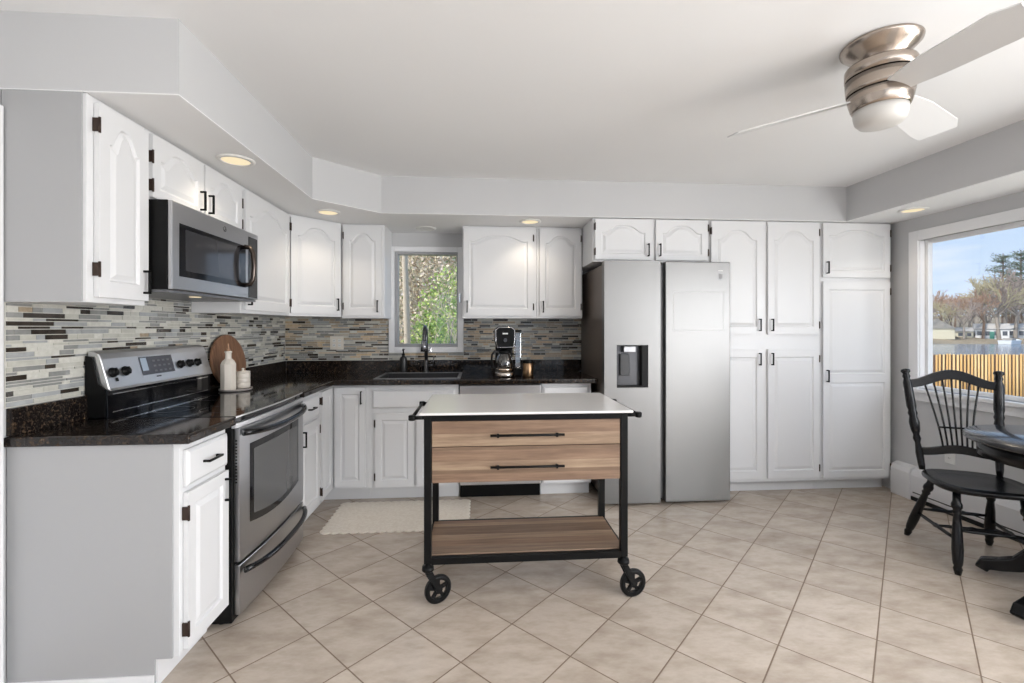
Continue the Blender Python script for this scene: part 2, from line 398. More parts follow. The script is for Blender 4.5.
# window trim, right wall: interior casing, jamb frame and glass
def right_window(n, y0, y1, mull):
    m = MB()
    m.box(XR - .018, XR, y0 - .075, y0, .8402, 2.03); m.box(XR - .018, XR, y1, y1 + .075, .8402, 2.03)
    m.box(XR - .018, XR, y0, y1, 1.955, 2.03); m.box(XR - .05, XR, y0 - .09, y1 + .09, .815, .84)
    m.box(XR - .018, XR, y0 - .075, y1 + .075, .75, .8148)
    t = .028
    m.box(XR - .005, XR + .10, y1 - .006, y1, .84, 1.955); m.box(XR - .005, XR + .10, y0, y0 + .006, .84, 1.955)
    w = struct('window_%d' % n, m, M['trim'], 'white casing of the picture window over the lake' if n == 1 else None, .004)
    f = MB(); X0, X1 = XR + .035, XR + .070
    f.box(X0, X1, y0 + .006, y0 + .05, .84, 1.96); f.box(X0, X1, y1 - .030, y1 - .006, .84, 1.96)
    f.box(X0, X1, y0 + .05, y1 - .03, .84, .868); f.box(X0, X1, y0 + .05, y1 - .03, 1.928, 1.96)
    for q in mull: f.box(X0, X1, q - .022, q + .022, .868, 1.928)
    o = f.build('window_frame', M['trim'], w, .003)
    g = MB(); g.box(XR + .05, XR + .054, y0 + .05, y1 - .03, .868, 1.928); g.build('window_glass', M['glass'], w)
right_window(1, WY[1][0], WY[1][1], [2.53, 1.4]); m = MB(); g = MB()
for q in (WY[0][0], -2.07, -.83, WY[0][1] - .06): m.box(XR + .02, XR + .07, q, q + .06, .02, 2.10)
m.box(XR + .02, XR + .07, WY[0][0] + .06, WY[0][1] - .06, .02, .10); m.box(XR + .02, XR + .07, WY[0][0] + .06, WY[0][1] - .06, 2.03, 2.10)
m.box(XR - .018, XR, WY[0][1], WY[0][1] + .07, 0, 2.128)  # door out of view, added to let more daylight in
w3 = struct('door_2', m, M['trim'], 'white sliding glass door frame, unseen, added to widen the daylight opening')
g.box(XR + .045, XR + .049, WY[0][0] + .06, WY[0][1] - .06, .10, 2.03); g.build('door_glass', M['glass'], w3)
# small casement window over the sink
m = MB(); x0, x1, z0, z1 = -.775, -.125, 1.079, 2.009
m.box(x0, x0 + .05, YB - .022, YB, z0, z1); m.box(x1 - .05, x1, YB - .022, YB, z0, z1)
m.box(x0 + .05, x1 - .05, YB - .022, YB, z0, z0 + .05); m.box(x0 + .05, x1 - .05, YB - .022, YB, z1 - .045, z1)
w2 = struct('window_2', m, M['trim'], 'small white casement window over the sink', .004)
m = MB()
m.box(-.725, -.695, YB - .012, YB + .06, z0 + .05, z1 - .045); m.box(-.205 + .02, -.175, YB - .012, YB + .06, z0 + .05, z1 - .045)
m.box(-.695, -.185, YB - .012, YB + .06, z0 + .05, z0 + .078); m.box(-.695, -.185, YB - .012, YB + .06, z1 - .068, z1 - .045)
m.build('window_frame', mat('grey_window_sash', (.36, .36, .37), .4), w2, .002)
MB().box(-.695, -.185, YB + .03, YB + .034, z0 + .078, z1 - .068).build('window_glass', M['glass'], w2)
m = MB(); m.box(-.47, -.40, YB - .05, YB - .022, 1.088, 1.10); m.box(-.415, -.403, YB - .06, YB - .04, 1.09, 1.125); m.build('window_crank', M['chrome'], w2, .002)
m = MB(); m.box(-.163, -.150, YB - .04, YB - .022, 1.52, 1.60); m.build('window_latch', M['chrome'], w2, .002)
# door casing at the left edge of the left wall
m = MB(); m.box(XL, XL + .02, 1.64, 1.725, 0, 2.07); m.box(XL, XL + .02, .75, .83, 0, 2.07); m.box(XL, XL + .02, .83, 1.64, 1.99, 2.07)
d1 = struct('door_1', m, M['trim'], 'white door casing beside the end of the cabinets', .004)
m = MB(); m.box(XL + .002, XL + .012, .83, 1.64, .01, 1.99); m.build('door_panel', M['trim'], d1, .003)
# rear wall opening glazing
m = MB(); m.box(-1.1, 3.1, YR - .08, YR - .04, .3, .36); m.box(-1.1, 3.1, YR - .08, YR - .04, 2.14, 2.2)
for q in (-1.1, .26, 1.66, 3.04): m.box(q, q + .06, YR - .08, YR - .04, .36, 2.14)
w4 = struct('window_4', m, M['trim']); MB().box(-1.04, 3.04, YR - .062, YR - .058, .36, 2.14).build('window_glass', M['glass'], w4)

# ------------------------------------------------------------------ mosaic wall tile
random.seed(7)
ROWS = []
z = 1.018
while z < 1.44:
    h = random.choice([.0085, .0155, .0155, .018, .018, .0085]); ROWS.append((z, min(z + h, 1.45))); z += h + .0028
def mosaic(mb, a0, a1, zmin, zmax, put, pal, seed):
    rnd = random.Random(seed)
    for (r0, r1) in ROWS:
        if r1 < zmin or r0 > zmax: continue
        q = a0 - rnd.random() * .1
        while q < a1:
            l = rnd.choice([.04, .06, .085, .11, .14]) * rnd.uniform(.8, 1.2)
            b0, b1 = max(q, a0), min(q + l, a1)
            if b1 - b0 > .006: put(mb, b0, b1, max(r0, zmin), min(r1, zmax), rnd.choices(range(7), pal)[0], rnd.uniform(.0, .0012))
            q += l + .0028
pl = [27, 27, 13, 17, 2, 14, 0]; pb_warm_lit = [14, 26, 2, 19, 25, 4, 10]  # back wall mix is browner: warm dim light put into the tile colours
mb = MB(); mb.box(XL, XL + .004, 1.745, YB - .001, 1.014, 1.46, 7)
mosaic(mb, 1.747, YB - .008, 1.016, 1.45, lambda m_, a, b, c, d, i, t: m_.box(XL + .004, XL + .0062 + t, a, b, c, d, i), pl, 3)
struct('wall_left_tile', mb, M['mosaic'] + [M['grout']], 'linear glass and stone mosaic behind the range')
mb = MB(); mb.box(XL + .001, -.776, YB - .004, YB, 1.014, 1.40, 7); mb.box(-.124, .965, YB - .004, YB, 1.014, 1.40, 7); mb.box(-.776, -.124, YB - .004, YB, 1.014, 1.078, 7)
P = lambda m_, a, b, c, d, i, t: m_.box(a, b, YB - .0062 - t, YB - .004, c, d, i)
mosaic(mb, XL + .009, -.777, 1.016, 1.40, P, pb_warm_lit, 4); mosaic(mb, -.123, .965, 1.016, 1.40, P, pb_warm_lit, 5); mosaic(mb, -.776, -.124, 1.016, 1.077, P, pb_warm_lit, 6)
struct('wall_back_tile', mb, M['mosaic'] + [M['grout']], 'linear glass and stone mosaic around the sink window')

# ------------------------------------------------------------------ cabinet kit
DT = .019
def door_mb(w, h, cells, t=DT, stile=.047):
    """raised-panel door; local x 0..w, z 0..h, front towards -y; cells = [(z0, z1, arch)]"""
    mb = MB()
    mb.box(0, w, -t * .35, 0, 0, h)
    # rim
    v = [(0, 0), (w, 0), (w, h), (0, h)]
    mb.add([(x, -t * .35, z) for x, z in v] + [(x, -t, z) for x, z in v], [(i, (i + 1) % 4, 4 + (i + 1) % 4, 4 + i) for i in range(4)])
    N = 26
    for ci, (c0, c1, arch) in enumerate(cells):
        lo = 0 if ci == 0 else (cells[ci - 1][1] + c0) / 2
        hi = h if ci == len(cells) - 1 else (c1 + cells[ci + 1][0]) / 2
        def ring(off, y):
            xa, xb, za, zb = stile + off, w - stile - off, c0 + off, c1 - off
            pts = [(xa, za), (xb, za)]
            for k in range(N + 1):
                u = 1 - 2 * k / N
                x = (xa + xb) / 2 + u * (xb - xa) / 2
                tt = min(1, abs(u) / .90) ** 1.55; sft = 0 if not arch else arch * tt * tt * (3 - 2 * tt)
                pts.append((x, zb - sft))
            return [(x, y, z) for x, z in pts]
        xa, xb = stile, w - stile
        outer = [(0, -t, lo), (w, -t, lo)] + [((w if k == 0 else (0 if k == N else (xa + xb) / 2 + (1 - 2 * k / N) * (xb - xa) / 2)), -t, hi) for k in range(N + 1)]
        rings = [outer, ring(0, -t), ring(.005, -t + .009), ring(.010, -t + .009), ring(.030, -t + .001)]
        n = N + 3; base = []
        for r in rings: base += r
        fs = []
        for i in range(len(rings) - 1):
            for k in range(n): fs.append((i * n + k, i * n + (k + 1) % n, (i + 1) * n + (k + 1) % n, (i + 1) * n + k))
        fs.append(tuple((len(rings) - 1) * n + k for k in range(n)))
        mb.add(base, fs)
    return mb
def slab_front_mb(w, h, t=DT):
    mb = MB(); mb.box(0, w, -t * .55, 0, 0, h)
    mb.add([(0, -t * .55, 0), (w, -t * .55, 0), (w, -t * .55, h), (0, -t * .55, h), (.012, -t, .012), (w - .012, -t, .012), (w - .012, -t, h - .012), (.012, -t, h - .012)],
           [(0, 1, 5, 4), (1, 2, 6, 5), (2, 3, 7, 6), (3, 0, 4, 7), (4, 5, 6, 7)]); return mb
def pull(parent, x, z, vertical=True, L=.096, y=-DT):
    m = MB(); s = .0045; d = .028
    if vertical:
        m.box(x - s, x + s, y - d, y - d + .009, z - L / 2, z + L / 2)
        for q in (-1, 1): m.box(x - s, x + s, y - d, y, z + q * (L / 2 - s) - s, z + q * (L / 2 - s) + s)
    else:
        m.box(x - L / 2, x + L / 2, y - d, y - d + .009, z - s, z + s)
        for q in (-1, 1): m.box(x + q * (L / 2 - s) - s, x + q * (L / 2 - s) + s, y - d, y, z - s, z + s)
    return m.build('handle', M['black'], parent, .0015)
def hinge(parent, x, z, side):
    m = MB(); m.box(x - side * .006, x + side * .001, -.0035 - 0, -.0005, z - .024, z + .024)
    m.box(x + side * .001, x + side * .006, -DT - .003, -.0005, z - .024, z + .024)
    m.cyl((x - side * 0, -DT + .002 - .004, z - .028), (x - side * 0, -DT - .002, z + .028), .0042, n=8)
    return m.build('hinge', M['bronze'], parent)
def add_door(cab, x, z, w, h, cells, hside, hpos, stile=.047, hz=None, label=None, loc_rot=None, hinges=True):
    """hside: -1 hinge at left, +1 at right.  hpos: 'low','high','none' or z"""
    d = door_mb(w, h, cells, stile=stile).build('door', M['cab'], cab, .0022, 2, 60)
    d.location = (x, -.0015, z)
    if label: d['label'] = label
    hx = w - .028 if hside < 0 else .028
    if hpos == 'low': pull(d, hx, .075)
    elif hpos == 'high': pull(d, hx, h - .075)
    elif hpos is not None and hpos != 'none': pull(d, hx, hpos)
    if hinges:
        ex = 0 if hside < 0 else w
        a = .075 if h > .35 else .055
        for zz in ((a, h - a) if hz is None else hz): hinge(d, ex, zz, hside)
    return d
def add_drawer(cab, x, z, w, h, handle=True):
    d = slab_front_mb(w, h).build('drawer', M['cab'], cab, .0015)
    d.location = (x, -.0015, z)
    if handle: pull(d, w / 2, h / 2, False)
    return d
def body(cab, w, z0, z1, d, toe=True, end_panel=None):
    m = MB(); m.box(.0005, w - .0005, 0, d, z0, z1); m.build('body', M['cab'], cab, .0015)
    if toe:
        t = MB(); t.box(.0005, w - .0005, .075, d, .001, z0 - .0005); t.build('toe_kick', M['cab'], cab)
R90 = pi / 2

# ---- left wall: upper cabinets (front plane x = -1.38, doors to -1.36)
FX = -1.38
def left_upper(name, label, y0, w, z0):
    return thing(name, label, 'cabinet', (FX, y0, 0), R90, 'white upper wall cabinets')
ZT = 2.130
c = left_upper('wall_cabinet', 'tall white upper cabinet with shaded grey end panel left of the microwave', 1.735, .288, 1.39)
body(c, .286, 1.39, ZT, .272, False)
m = MB(); m.box(-.006, -.0005, .012, .272, 1.392, ZT); m.build('end_panel', M['panel'], c, label='end panel with its shade put into the grey')
add_door(c, .028, 1.41, .25, .70, [(.06, .645, .075)], -1, 'low', .05, hz=(.10, .62))
c = left_upper('wall_cabinet', 'short white double-door upper cabinet directly above the microwave', 2.0245, .765, 1.84)
body(c, .763, 1.84, ZT, .272, False)
add_door(c, .012, 1.848, .362, .267, [(.042, .227, .06)], -1, 'low', .05, hz=(.05, .17)); add_door(c, .388, 1.848, .362, .267, [(.042, .227, .06)], 1, 'low', .05, hz=(.05, .17))
c = left_upper('wall_cabinet', 'white single-door upper cabinet between microwave and diagonal corner cabinet', 2.7905, .679, 1.385)
body(c, .677, 1.385, ZT, .272, False)
add_door(c, .022, 1.405, .635, .705, [(.06, .65, .085)], 1, 'low')
# diagonal corner
c = thing('corner_wall_cabinet', 'white diagonal corner upper cabinet with one arched door', 'cabinet', (-1.38, 3.472, 0), pi / 4, 'white upper wall cabinets')
W = .412
k = cos(pi / 4)
def toloc(x, y): dx, dy = x + 1.38, y - 3.472; return ((dx + dy) * k, (-dx + dy) * k)
m = MB(); m.prism([toloc(*p) for p in [(-1.38, 3.472), (-1.0895, 3.763), (-1.0895, YB - .009), (XL + .009, YB - .009), (XL + .009, 3.472)]], 1.385, ZT); m.build('body', M['cab'], c)
add_door(c, .012, 1.405, .385, .705, [(.06, .65, .075)], -1, 'low')
# ---- back wall uppers (front plane y = 3.78)
BY = 3.78
def back_upper(label, x0, name='wall_cabinet'):
    return thing(name, label, 'cabinet', (x0, BY, 0), 0, 'white upper wall cabinets')
c = back_upper('narrow white upper cabinet just left of the sink window', -1.087); body(c, .338, 1.375, ZT, .31, False)
add_door(c, .018, 1.395, .298, .715, [(.06, .66, .06)], -1, 'low')
c = back_upper('wide white upper cabinet just right of the sink window', -.125); body(c, .608, 1.375, ZT, .31, False)
add_door(c, .012, 1.395, .57, .715, [(.06, .66, .05)], 1, 'low')
c = back_upper('narrow white upper cabinet above the coffee maker beside the refrigerator', .4845); body(c, .385, 1.375, ZT, .31, False)
add_door(c, .025, 1.395, .345, .715, [(.06, .66, .06)], 1, 'low')
# ---- over the fridge + tall cabinets (front plane y = 3.44)
TY = 3.44
c = thing('wall_cabinet', 'short white double-door cabinet above the refrigerator', 'cabinet', (.870, TY, 0), 0, 'white upper wall cabinets')
body(c, .915, 1.80, ZT, .64, False)
add_door(c, .016, 1.815, .437, .308, [(.045, .265, .06)], -1, 'low', .05, hz=(.06, .25)); add_door(c, .488, 1.815, .412, .308, [(.045, .265, .06)], 1, 'low', .05, hz=(.06, .25))
c = thing('pantry_cabinet', 'white four-door pantry cabinet immediately right of the refrigerator', 'cabinet', (1.786, TY, 0), 0, 'tall white pantry cabinets')
body(c, .908, .095, ZT, .64)
for z0, h, cell, hp in ((1.245, .875, [(.06, .81, .075)], 'low'), (.125, 1.005, [(.06, .945, 0)], 'high')):
    add_door(c, .01, z0, .413, h, cell, -1, hp); add_door(c, .468, z0, .420, h, cell, 1, hp)
c = thing('pantry_cabinet', 'narrow tall white pantry cabinet at the right corner by the window wall', 'cabinet', (2.695, TY, 0), 0, 'tall white pantry cabinets')
body(c, .590, .095, ZT, .64)
add_door(c, .012, 1.695, .562, .425, [(.05, .375, .045)], 1, 'low')
add_door(c, .012, .12, .562, 1.54, [(.05, .745, 0), (.815, 1.48, 0)], 1, .80, label='tall door with two raised panels')

# ---- base cabinets
BX, BYF, CT = -1.08, 3.49, .878
c = thing('base_cabinet', 'white base cabinet with shaded grey end panel at the near end of the left run', 'cabinet', (BX, 1.755, 0), R90, 'white base cabinets')
body(c, .305, .105, CT, .57)
m = MB(); m.profx([(.02, .105), (.08, .105), (.08, .001), (.572, .001), (.572, CT), (.02, CT)], -.008, -.0005); m.build('end_panel', M['panel'], c, label='end panel with its shade put into the grey')
m = MB(); m.box(-.014, -.009, .08, .57, .001, .05); m.build('base_strip', M['trim'], c)
add_drawer(c, .018, .715, .275, .135); add_door(c, .018, .118, .275, .575, [(.05, .525, 0)], -1, 'high', .045)
c = thing('base_cabinet', 'narrow white drawer-over-door base cabinet between range and corner', 'cabinet', (BX, 2.834, 0), R90, 'white base cabinets')
body(c, .383, .105, CT, .57)
add_drawer(c, .012, .715, .341, .135); add_door(c, .012, .118, .341, .575, [(.05, .525, 0)], 1, 'high', .045)
# corner base: L-shaped body with one door on each leg
c = thing('corner_base_cabinet', 'white corner base cabinet with two doors meeting in the inner corner', 'cabinet', (BX, BYF, 0), 0, 'white base cabinets')
m = MB(); m.prism([(0, 0), (.265, 0), (.265, .60), (-.57, .60), (-.57, -.272), (0, -.272)], .105, CT); m.build('body', M['cab'], c)
m = MB(); m.prism([(-.075, .075), (.265, .075), (.265, .60), (-.57, .60), (-.57, -.272), (-.075, -.272)], .001, .1045); m.build('toe_kick', M['cab'], c)
add_door(c, .030, .118, .222, .74, [(.05, .69, 0)], -1, 'high', .045, hinges=False)
d = add_door(c, 0, .118, .235, .74, [(.05, .69, 0)], -1, 'none', .045, hz=(.06, .68)); d.rotation_euler = (0, 0, R90); d.location = (.0015, -.265, .118)
c = thing('base_cabinet', 'white sink base cabinet below the black sink', 'cabinet', (-.814, BYF, 0), 0, 'white base cabinets')
m = MB(); m.box(.0005, .673, 0, .025, .105, CT); m.box(.0005, .018, .025, .60, .105, CT); m.box(.655, .673, .025, .60, .105, CT); m.box(.018, .655, .025, .60, .105, .12); m.build('body', M['cab'], c, .0015)
MB().box(.0005, .673, .075, .60, .001, .1045).build('toe_kick', M['cab'], c)
add_drawer(c, .035, .70, .61, .135, False)
add_door(c, .055, .118, .285, .545, [(.05, .495, 0)], -1, 'none', .045); add_door(c, .36, .118, .285, .545, [(.05, .495, 0)], 1, 'none', .045)
c = thing('base_cabinet', 'white base cabinet between dishwasher and refrigerator', 'cabinet', (.487, BYF, 0), 0, 'white base cabinets')
body(c, .385, .105, CT, .60)
add_drawer(c, .012, .715, .35, .135); add_door(c, .012, .118, .35, .575, [(.05, .525, 0)], 1, 'high', .045)

# ------------------------------------------------------------------ worktops
def front_edge(mb, pts): pass
c = thing('worktop', 'dark granite worktop section at the near end, left of the range', 'worktop', (0, 0, 0), 0, 'dark granite worktops')
MB().box(XL + .001, -1.035, 1.735, 2.065, .879, .915).build('slab', M['granite'], c, .008, 3)
MB().box(XL + .001, XL + .022, 1.75, 2.065, .9155, 1.014).build('upstand', M['granite'], c, .002)
c = thing('worktop', 'dark granite worktop running round the corner under the sink window', 'worktop', (0, 0, 0), 0, 'dark granite worktops')
m = MB(); FY = 3.405
sx0, sx1, sy0, sy1 = -.757, -.147, 3.495, 3.925
Lp = [(XL + .001, 2.833), (-1.035, 2.833), (-1.035, FY), (sx0, FY), (sx1, FY), (.905, FY), (.905, sy0), (.905, sy1), (.905, YB - .001), (sx1, YB - .001), (sx0, YB - .001), (-1.035, YB - .001), (XL + .001, YB - .001), (XL + .001, sy1), (XL + .001, sy0), (XL + .001, FY)]
hole = [(sx0, sy0), (sx1, sy0), (sx1, sy1), (sx0, sy1)]
def ngon_with_hole(mb, z, flip):
    quads = [[(XL + .001, 2.833), (-1.035, 2.833), (-1.035, FY), (XL + .001, FY)]]
    xs = [XL + .001, -1.035, sx0, sx1, .905]; ys = [FY, sy0, sy1, YB - .001]
    for i in range(4):
        for j in range(3):
            if i == 2 and j == 1: continue
            quads.append([(xs[i], ys[j]), (xs[i + 1], ys[j]), (xs[i + 1], ys[j + 1]), (xs[i], ys[j + 1])])
    for q in quads: mb.add([(x, y, z) for x, y in q], [(0, 1, 2, 3)])
ngon_with_hole(m, .915, False); ngon_with_hole(m, .879, True)
for ring_ in (Lp, hole):
    n = len(ring_)
    for i in range(n):
        a, b = ring_[i], ring_[(i + 1) % n]; m.add([(*a, .879), (*b, .879), (*b, .915), (*a, .915)], [(0, 1, 2, 3)])
o = m.build('slab', M['granite'], c)
bm = bmesh.new(); bm.from_mesh(o.data); bmesh.ops.remove_doubles(bm, verts=bm.verts, dist=1e-5); bmesh.ops.recalc_face_normals(bm, faces=bm.faces); bm.to_mesh(o.data); bm.free()
b_ = o.modifiers.new('bevel', 'BEVEL'); b_.width = .008; b_.segments = 3; b_.limit_method = 'ANGLE'
m = MB(); m.box(XL + .001, XL + .022, 2.833, YB - .022, .9155, 1.014); m.box(XL + .022, .965, YB - .022, YB - .001, .9155, 1.014)
m.build('upstand', M['granite'], c, .002)

# sink
c = thing('kitchen_sink', 'black rectangular sink with grey rim in the worktop', 'sink', ((sx0 + sx1) / 2, (sy0 + sy1) / 2, .9155))
hw, hh = (sx1 - sx0) / 2, (sy1 - sy0) / 2
m = MB(); r = .016
for a in ((-hw - r, hw + r, -hh - r, -hh + .006), (-hw - r, hw + r, hh - .006, hh + r), (-hw - r, -hw + .006, -hh + .006, hh - .006), (hw - .006, hw + r, -hh + .006, hh - .006)): m.box(*a, 0, .005)
m.build('rim', mat('grey_sink_rim', (.20, .20, .205), .3, .3), c, .001)
m = MB(); t = .008; zb = -.20; q = .004
m.box(-hw + q, hw - q, -hh + q, hh - q, zb, zb + t)
m.box(-hw + q, -hw + q + t, -hh + q, hh - q, zb, -.0005); m.box(hw - q - t, hw - q, -hh + q, hh - q, zb, -.0005)
m.box(-hw + q, hw - q, -hh + q, -hh + q + t, zb, -.0005); m.box(-hw + q, hw - q, hh - q - t, hh - q, zb, -.0005)
m.build('basin', mat('black_composite', (.012, .012, .013), .45), c)
MB().lathe([(.04, 0), (.04, .004), (.01, .006)], (0, .05, zb + t), 20).build('drain', M['chrome'], c)
# faucet
c = thing('faucet', 'dark gunmetal pull-down gooseneck faucet in front of the small window', 'faucet', (-.442, 4.005, .9155))
fm = mat('gunmetal', (.10, .10, .105), .3, .9)
m = MB(); m.lathe([(.028, 0), (.028, .006), (.021, .012), (.019, .10), (.014, .11)], n=20); m.build('base', fm, c)
pts = [(0, 0, .10), (0, 0, .29)] + [(0, -.075 + .075 * cos(a), .29 + .10 * sin(a)) for a in [radians(15 * i) for i in range(1, 13)]] + [(0, -.155, .27)]
MB().tube(pts, .0155, 14).build('spout', fm, c)
m = MB(); m.cyl((0, -.155, .275), (0, -.168, .185), .022, .027, 16); m.build('spray_head', mat('steel_grey_head', (.32, .32, .34), .25, .9), c)
m = MB(); m.cyl((.015, 0, .06), (.06, 0, .06), .011, .010, 12); m.tube([(.055, 0, .06), (.062, 0, .09), (.066, -.008, .135)], [.008, .006, .005], 10); m.build('lever', fm, c)
c = thing('soap_dispenser', 'small black pump bottle standing left of the faucet', 'bottle', (-.632, 3.985, .9155))
MB().lathe([(.030, 0), (.032, .01), (.032, .115), (.026, .132), (.013, .138), (.013, .145)], n=20).build('bottle', mat('matte_black_bottle', (.012, .012, .012), .4), c)
m = MB(); m.lathe([(.014, .146), (.014, .160), (.007, .163), (.005, .19), (.010, .192), (.010, .203), (0, .204)], n=14); m.tube([(0, 0, .197), (.0, -.035, .197), (0, -.042, .188)], .004, 8); m.build('pump', M['black'], c)

# outlets
def outlet(loc, rz, label, w=.115, gangs=2):
    c = thing('wall_outlet', label, 'outlet', loc, rz)
    MB().box(-w / 2, w / 2, -.006, 0, -.058, .058).build('cover_plate', M['almond'] if gangs == 2 else M['plastic_white'], c, .002)
    m = MB()
    for g in range(gangs):
        x = (g - (gangs - 1) / 2) * .046
        for zz in (-.02, .02): m.box(x - .013, x + .013, -.009, -.0062, zz - .013, zz + .013)
    m.build('socket', M['plastic_white'], c, .002)
    m = MB()
    for g in range(gangs):
        x = (g - (gangs - 1) / 2) * .046
        for zz in (-.02, .02):
            for sx in (-.005, .005): m.box(x + sx - .001, x + sx + .001, -.0095, -.0091, zz - .004, zz + .005)
    m.build('slot', M['black'], c)
outlet((-1.216, YB - .0085, 1.166), 0, 'almond double outlet plate on the mosaic above the corner worktop')
outlet((XR - .001, 3.0, .40), -R90, 'white outlet on the grey wall under the lake window', .072, 1)

# ------------------------------------------------------------------ refrigerator
c = thing('refrigerator', 'stainless steel side-by-side refrigerator with water dispenser', 'refrigerator', (.915, 3.272, 0))
MB().prism([(.004, .075), (.937, .075), (.937, .142), (.866, .142), (.866, .765), (.004, .765)], .045, 1.765).build('body', M['fridgeside'], c, .004)
MB().box(.02, .86, .078, .70, .012, .0445).build('base_grille', M['dark'], c)
for x in (.05, .88):
    MB().cyl((x, .12, 0), (x, .12, .03), .02, n=14).build('foot', M['rubber'], c)
# left door with a dispenser opening
ox0, ox1, oz0, oz1 = .092, .326, .862, 1.172
m = MB(); D0, D1, zb, zt = 0, .070, .020, 1.784; wd = .418
m.box(0, ox0, D0, D1, zb, zt); m.box(ox1, wd, D0, D1, zb, zt); m.box(ox0, ox1, D0, D1, zb, oz0); m.box(ox0, ox1, D0, D1, oz1, zt)
dl = m.build('door', M['steel'], c)
bm = bmesh.new(); bm.from_mesh(dl.data); bmesh.ops.remove_doubles(bm, verts=bm.verts, dist=1e-5); bm.to_mesh(dl.data); bm.free()
m = MB(); m.box(ox0, ox1, .050, .069, oz0, oz1, 0)
m.box(ox0 + .0005, ox0 + .004, .002, .05, oz0, oz1, 1); m.box(ox1 - .045, ox1 - .0005, .004, .05, oz0, oz1, 1); m.box(ox0, ox1, .002, .05, oz1 - .006, oz1 - .0005, 1); m.box(ox0, ox1, .0, .05, oz0 + .0005, oz0 + .012, 1)
dr = m.build('dispenser', [mat('dispenser_grey', (.07, .07, .075), .3, .6), M['dark']], dl)
MB().box(ox0 + .035, ox0 + .105, .030, .0495, oz0 + .085, oz1 - .065).build('paddle', mat('dispenser_paddle', (.025, .025, .027), .35), dr, .003)
MB().box(ox0 + .055, ox0 + .145, .008, .0495, oz1 - .052, oz1 - .010).build('spout', mat('dispenser_chute', (.45, .45, .46), .3, .5), dr, .004)
dd = MB(); dd.box(0, .494, 0, .070, .020, 1.784); dd = dd.build('door', M['steel'], c, .006, 3); dd.location = (.455, 0, 0)
MB().box(.4185, .4545, .035, .0745, .04, 1.77).build('handle_recess', mat('recess_grey', (.12, .12, .12), .4, .5), c)
m = MB(); m.box(.40, .435, -.0012, 0, 1.717, 1.722); m.build('badge', mat('badge_grey', (.78, .78, .78), .3), dd)
m = MB(); m.box(.405, .432, -.0008, 0, 1.655, 1.695); m.build('sticker', mat('sticker_grey', (.33, .33, .34), .6), dd)
m = MB()
for (a, b, e, f_) in ((.06, .44, 1.560, 1.562), (.06, .44, 1.275, 1.277), (.06, .062, 1.277, 1.56), (.438, .44, 1.277, 1.56)): m.box(a, b, -.0006, 0, e, f_)
m.build('film_outline', mat('film_edge', (.42, .42, .43), .5), dd)
for xa in (.02, .87): MB().box(xa, xa + .05, .075, .12, 1.7655, 1.79).build('hinge_cover', M['black'], c, .003)

# ------------------------------------------------------------------ dishwasher
c = thing('dishwasher', 'stainless steel dishwasher under the worktop behind the cart', 'dishwasher', (-.136, BYF, 0))
MB().box(.006, .614, .02, .57, .11, .868).build('body', M['dark'], c)
d = MB().box(.004, .616, -.022, .0195, .115, .866).build('door', M['steel_panel'], c, .004)
m = MB(); m.cyl((.08, -.055, .79), (.54, -.055, .79), .010, n=14); m.cyl((.10, -.055, .79), (.10, -.022, .79), .007, n=10); m.cyl((.52, -.055, .79), (.52, -.022, .79), .007, n=10); m.build('handle', M['chrome'], d)
MB().box(.004, .616, .055, .10, .0, .105).build('kick_plate', M['black'], c)

# ------------------------------------------------------------------ range
c = thing('electric_range', 'stainless steel electric range with black glass cooktop', 'stove', (-1.06, 2.0685, 0), R90)
W = .762
MB().box(.004, W - .004, 0, .585, .02, .895).build('body', M['black'], c, .002)
for x in (.05, W - .05): MB().cyl((x, .06, 0), (x, .06, .022), .018, n=12).build('foot', M['rubber'], c)
# bowed front door
def bow(x, y0, amt): u = 2 * x / W - 1; return y0 - amt * (1 - u * u)
def bowed_front(mb, z0, z1, y0=-.006, amt=.018, back=-.0005, mi=0, xa=0, xb=W, N=16):
    xs = [xa + (xb - xa) * i / N for i in range(N + 1)]
    mb.prism([(x, bow(x, y0, amt)) for x in xs] + [(xb, back), (xa, back)], z0, z1, mi, False)
    return mb
d = bowed_front(MB(), .275, .862, -.022, xa=.022, xb=W - .002).build('door', M['steel_range'], c, .003, 2, 50)
m = MB(); N = 16; xs = [.10 + (W - .20) * i / N for i in range(N + 1)]
v = []; fs = []
for i, x in enumerate(xs):
    u = 2 * (x - xs[0]) / (xs[-1] - xs[0]) - 1
    y = bow(x, -.0232, .018); v += [(x, y, .42 - .03 * (1 - u * u)), (x, y, .775)]
    if i: fs.append((2 * i - 2, 2 * i, 2 * i + 1, 2 * i - 1))
m.add(v, fs); m.add([(a, b + .001, z_) for a, b, z_ in v], fs)
m.build('window', M['blackgloss'], d)
m = MB(); v = []; fs = []
for i, x in enumerate(xs):
    xx = xs[0] + .03 + (x - xs[0]) * (xs[-1] - xs[0] - .06) / (xs[-1] - xs[0]); u = 2 * (x - xs[0]) / (xs[-1] - xs[0]) - 1
    y = bow(xx, -.0240, .018); v += [(xx, y, .45 - .03 * (1 - u * u)), (xx, y, .745)]
    if i: fs.append((2 * i - 2, 2 * i, 2 * i + 1, 2 * i - 1))
m.add(v, fs); m.build('inner_glass', mat('smoked_oven_glass', (.10, .10, .10), .10, .2, .6), d)
def bow_handle(parent, z, x0, x1, r, mt, dz=-.015):
    m = MB(); pts = []
    for i in range(17):
        u = -1 + i / 8; x = (x0 + x1) / 2 + u * (x1 - x0) / 2
        pts.append((x, bow(x, -.022, .018) - .012 - .040 * (1 - u ** 4), z + dz * (1 - u * u)))
    m.tube(pts, r, 12)
    return m.build('handle', mt, parent)
bow_handle(d, .838, .03, W - .03, .014, M['blackgloss'])
m = MB()
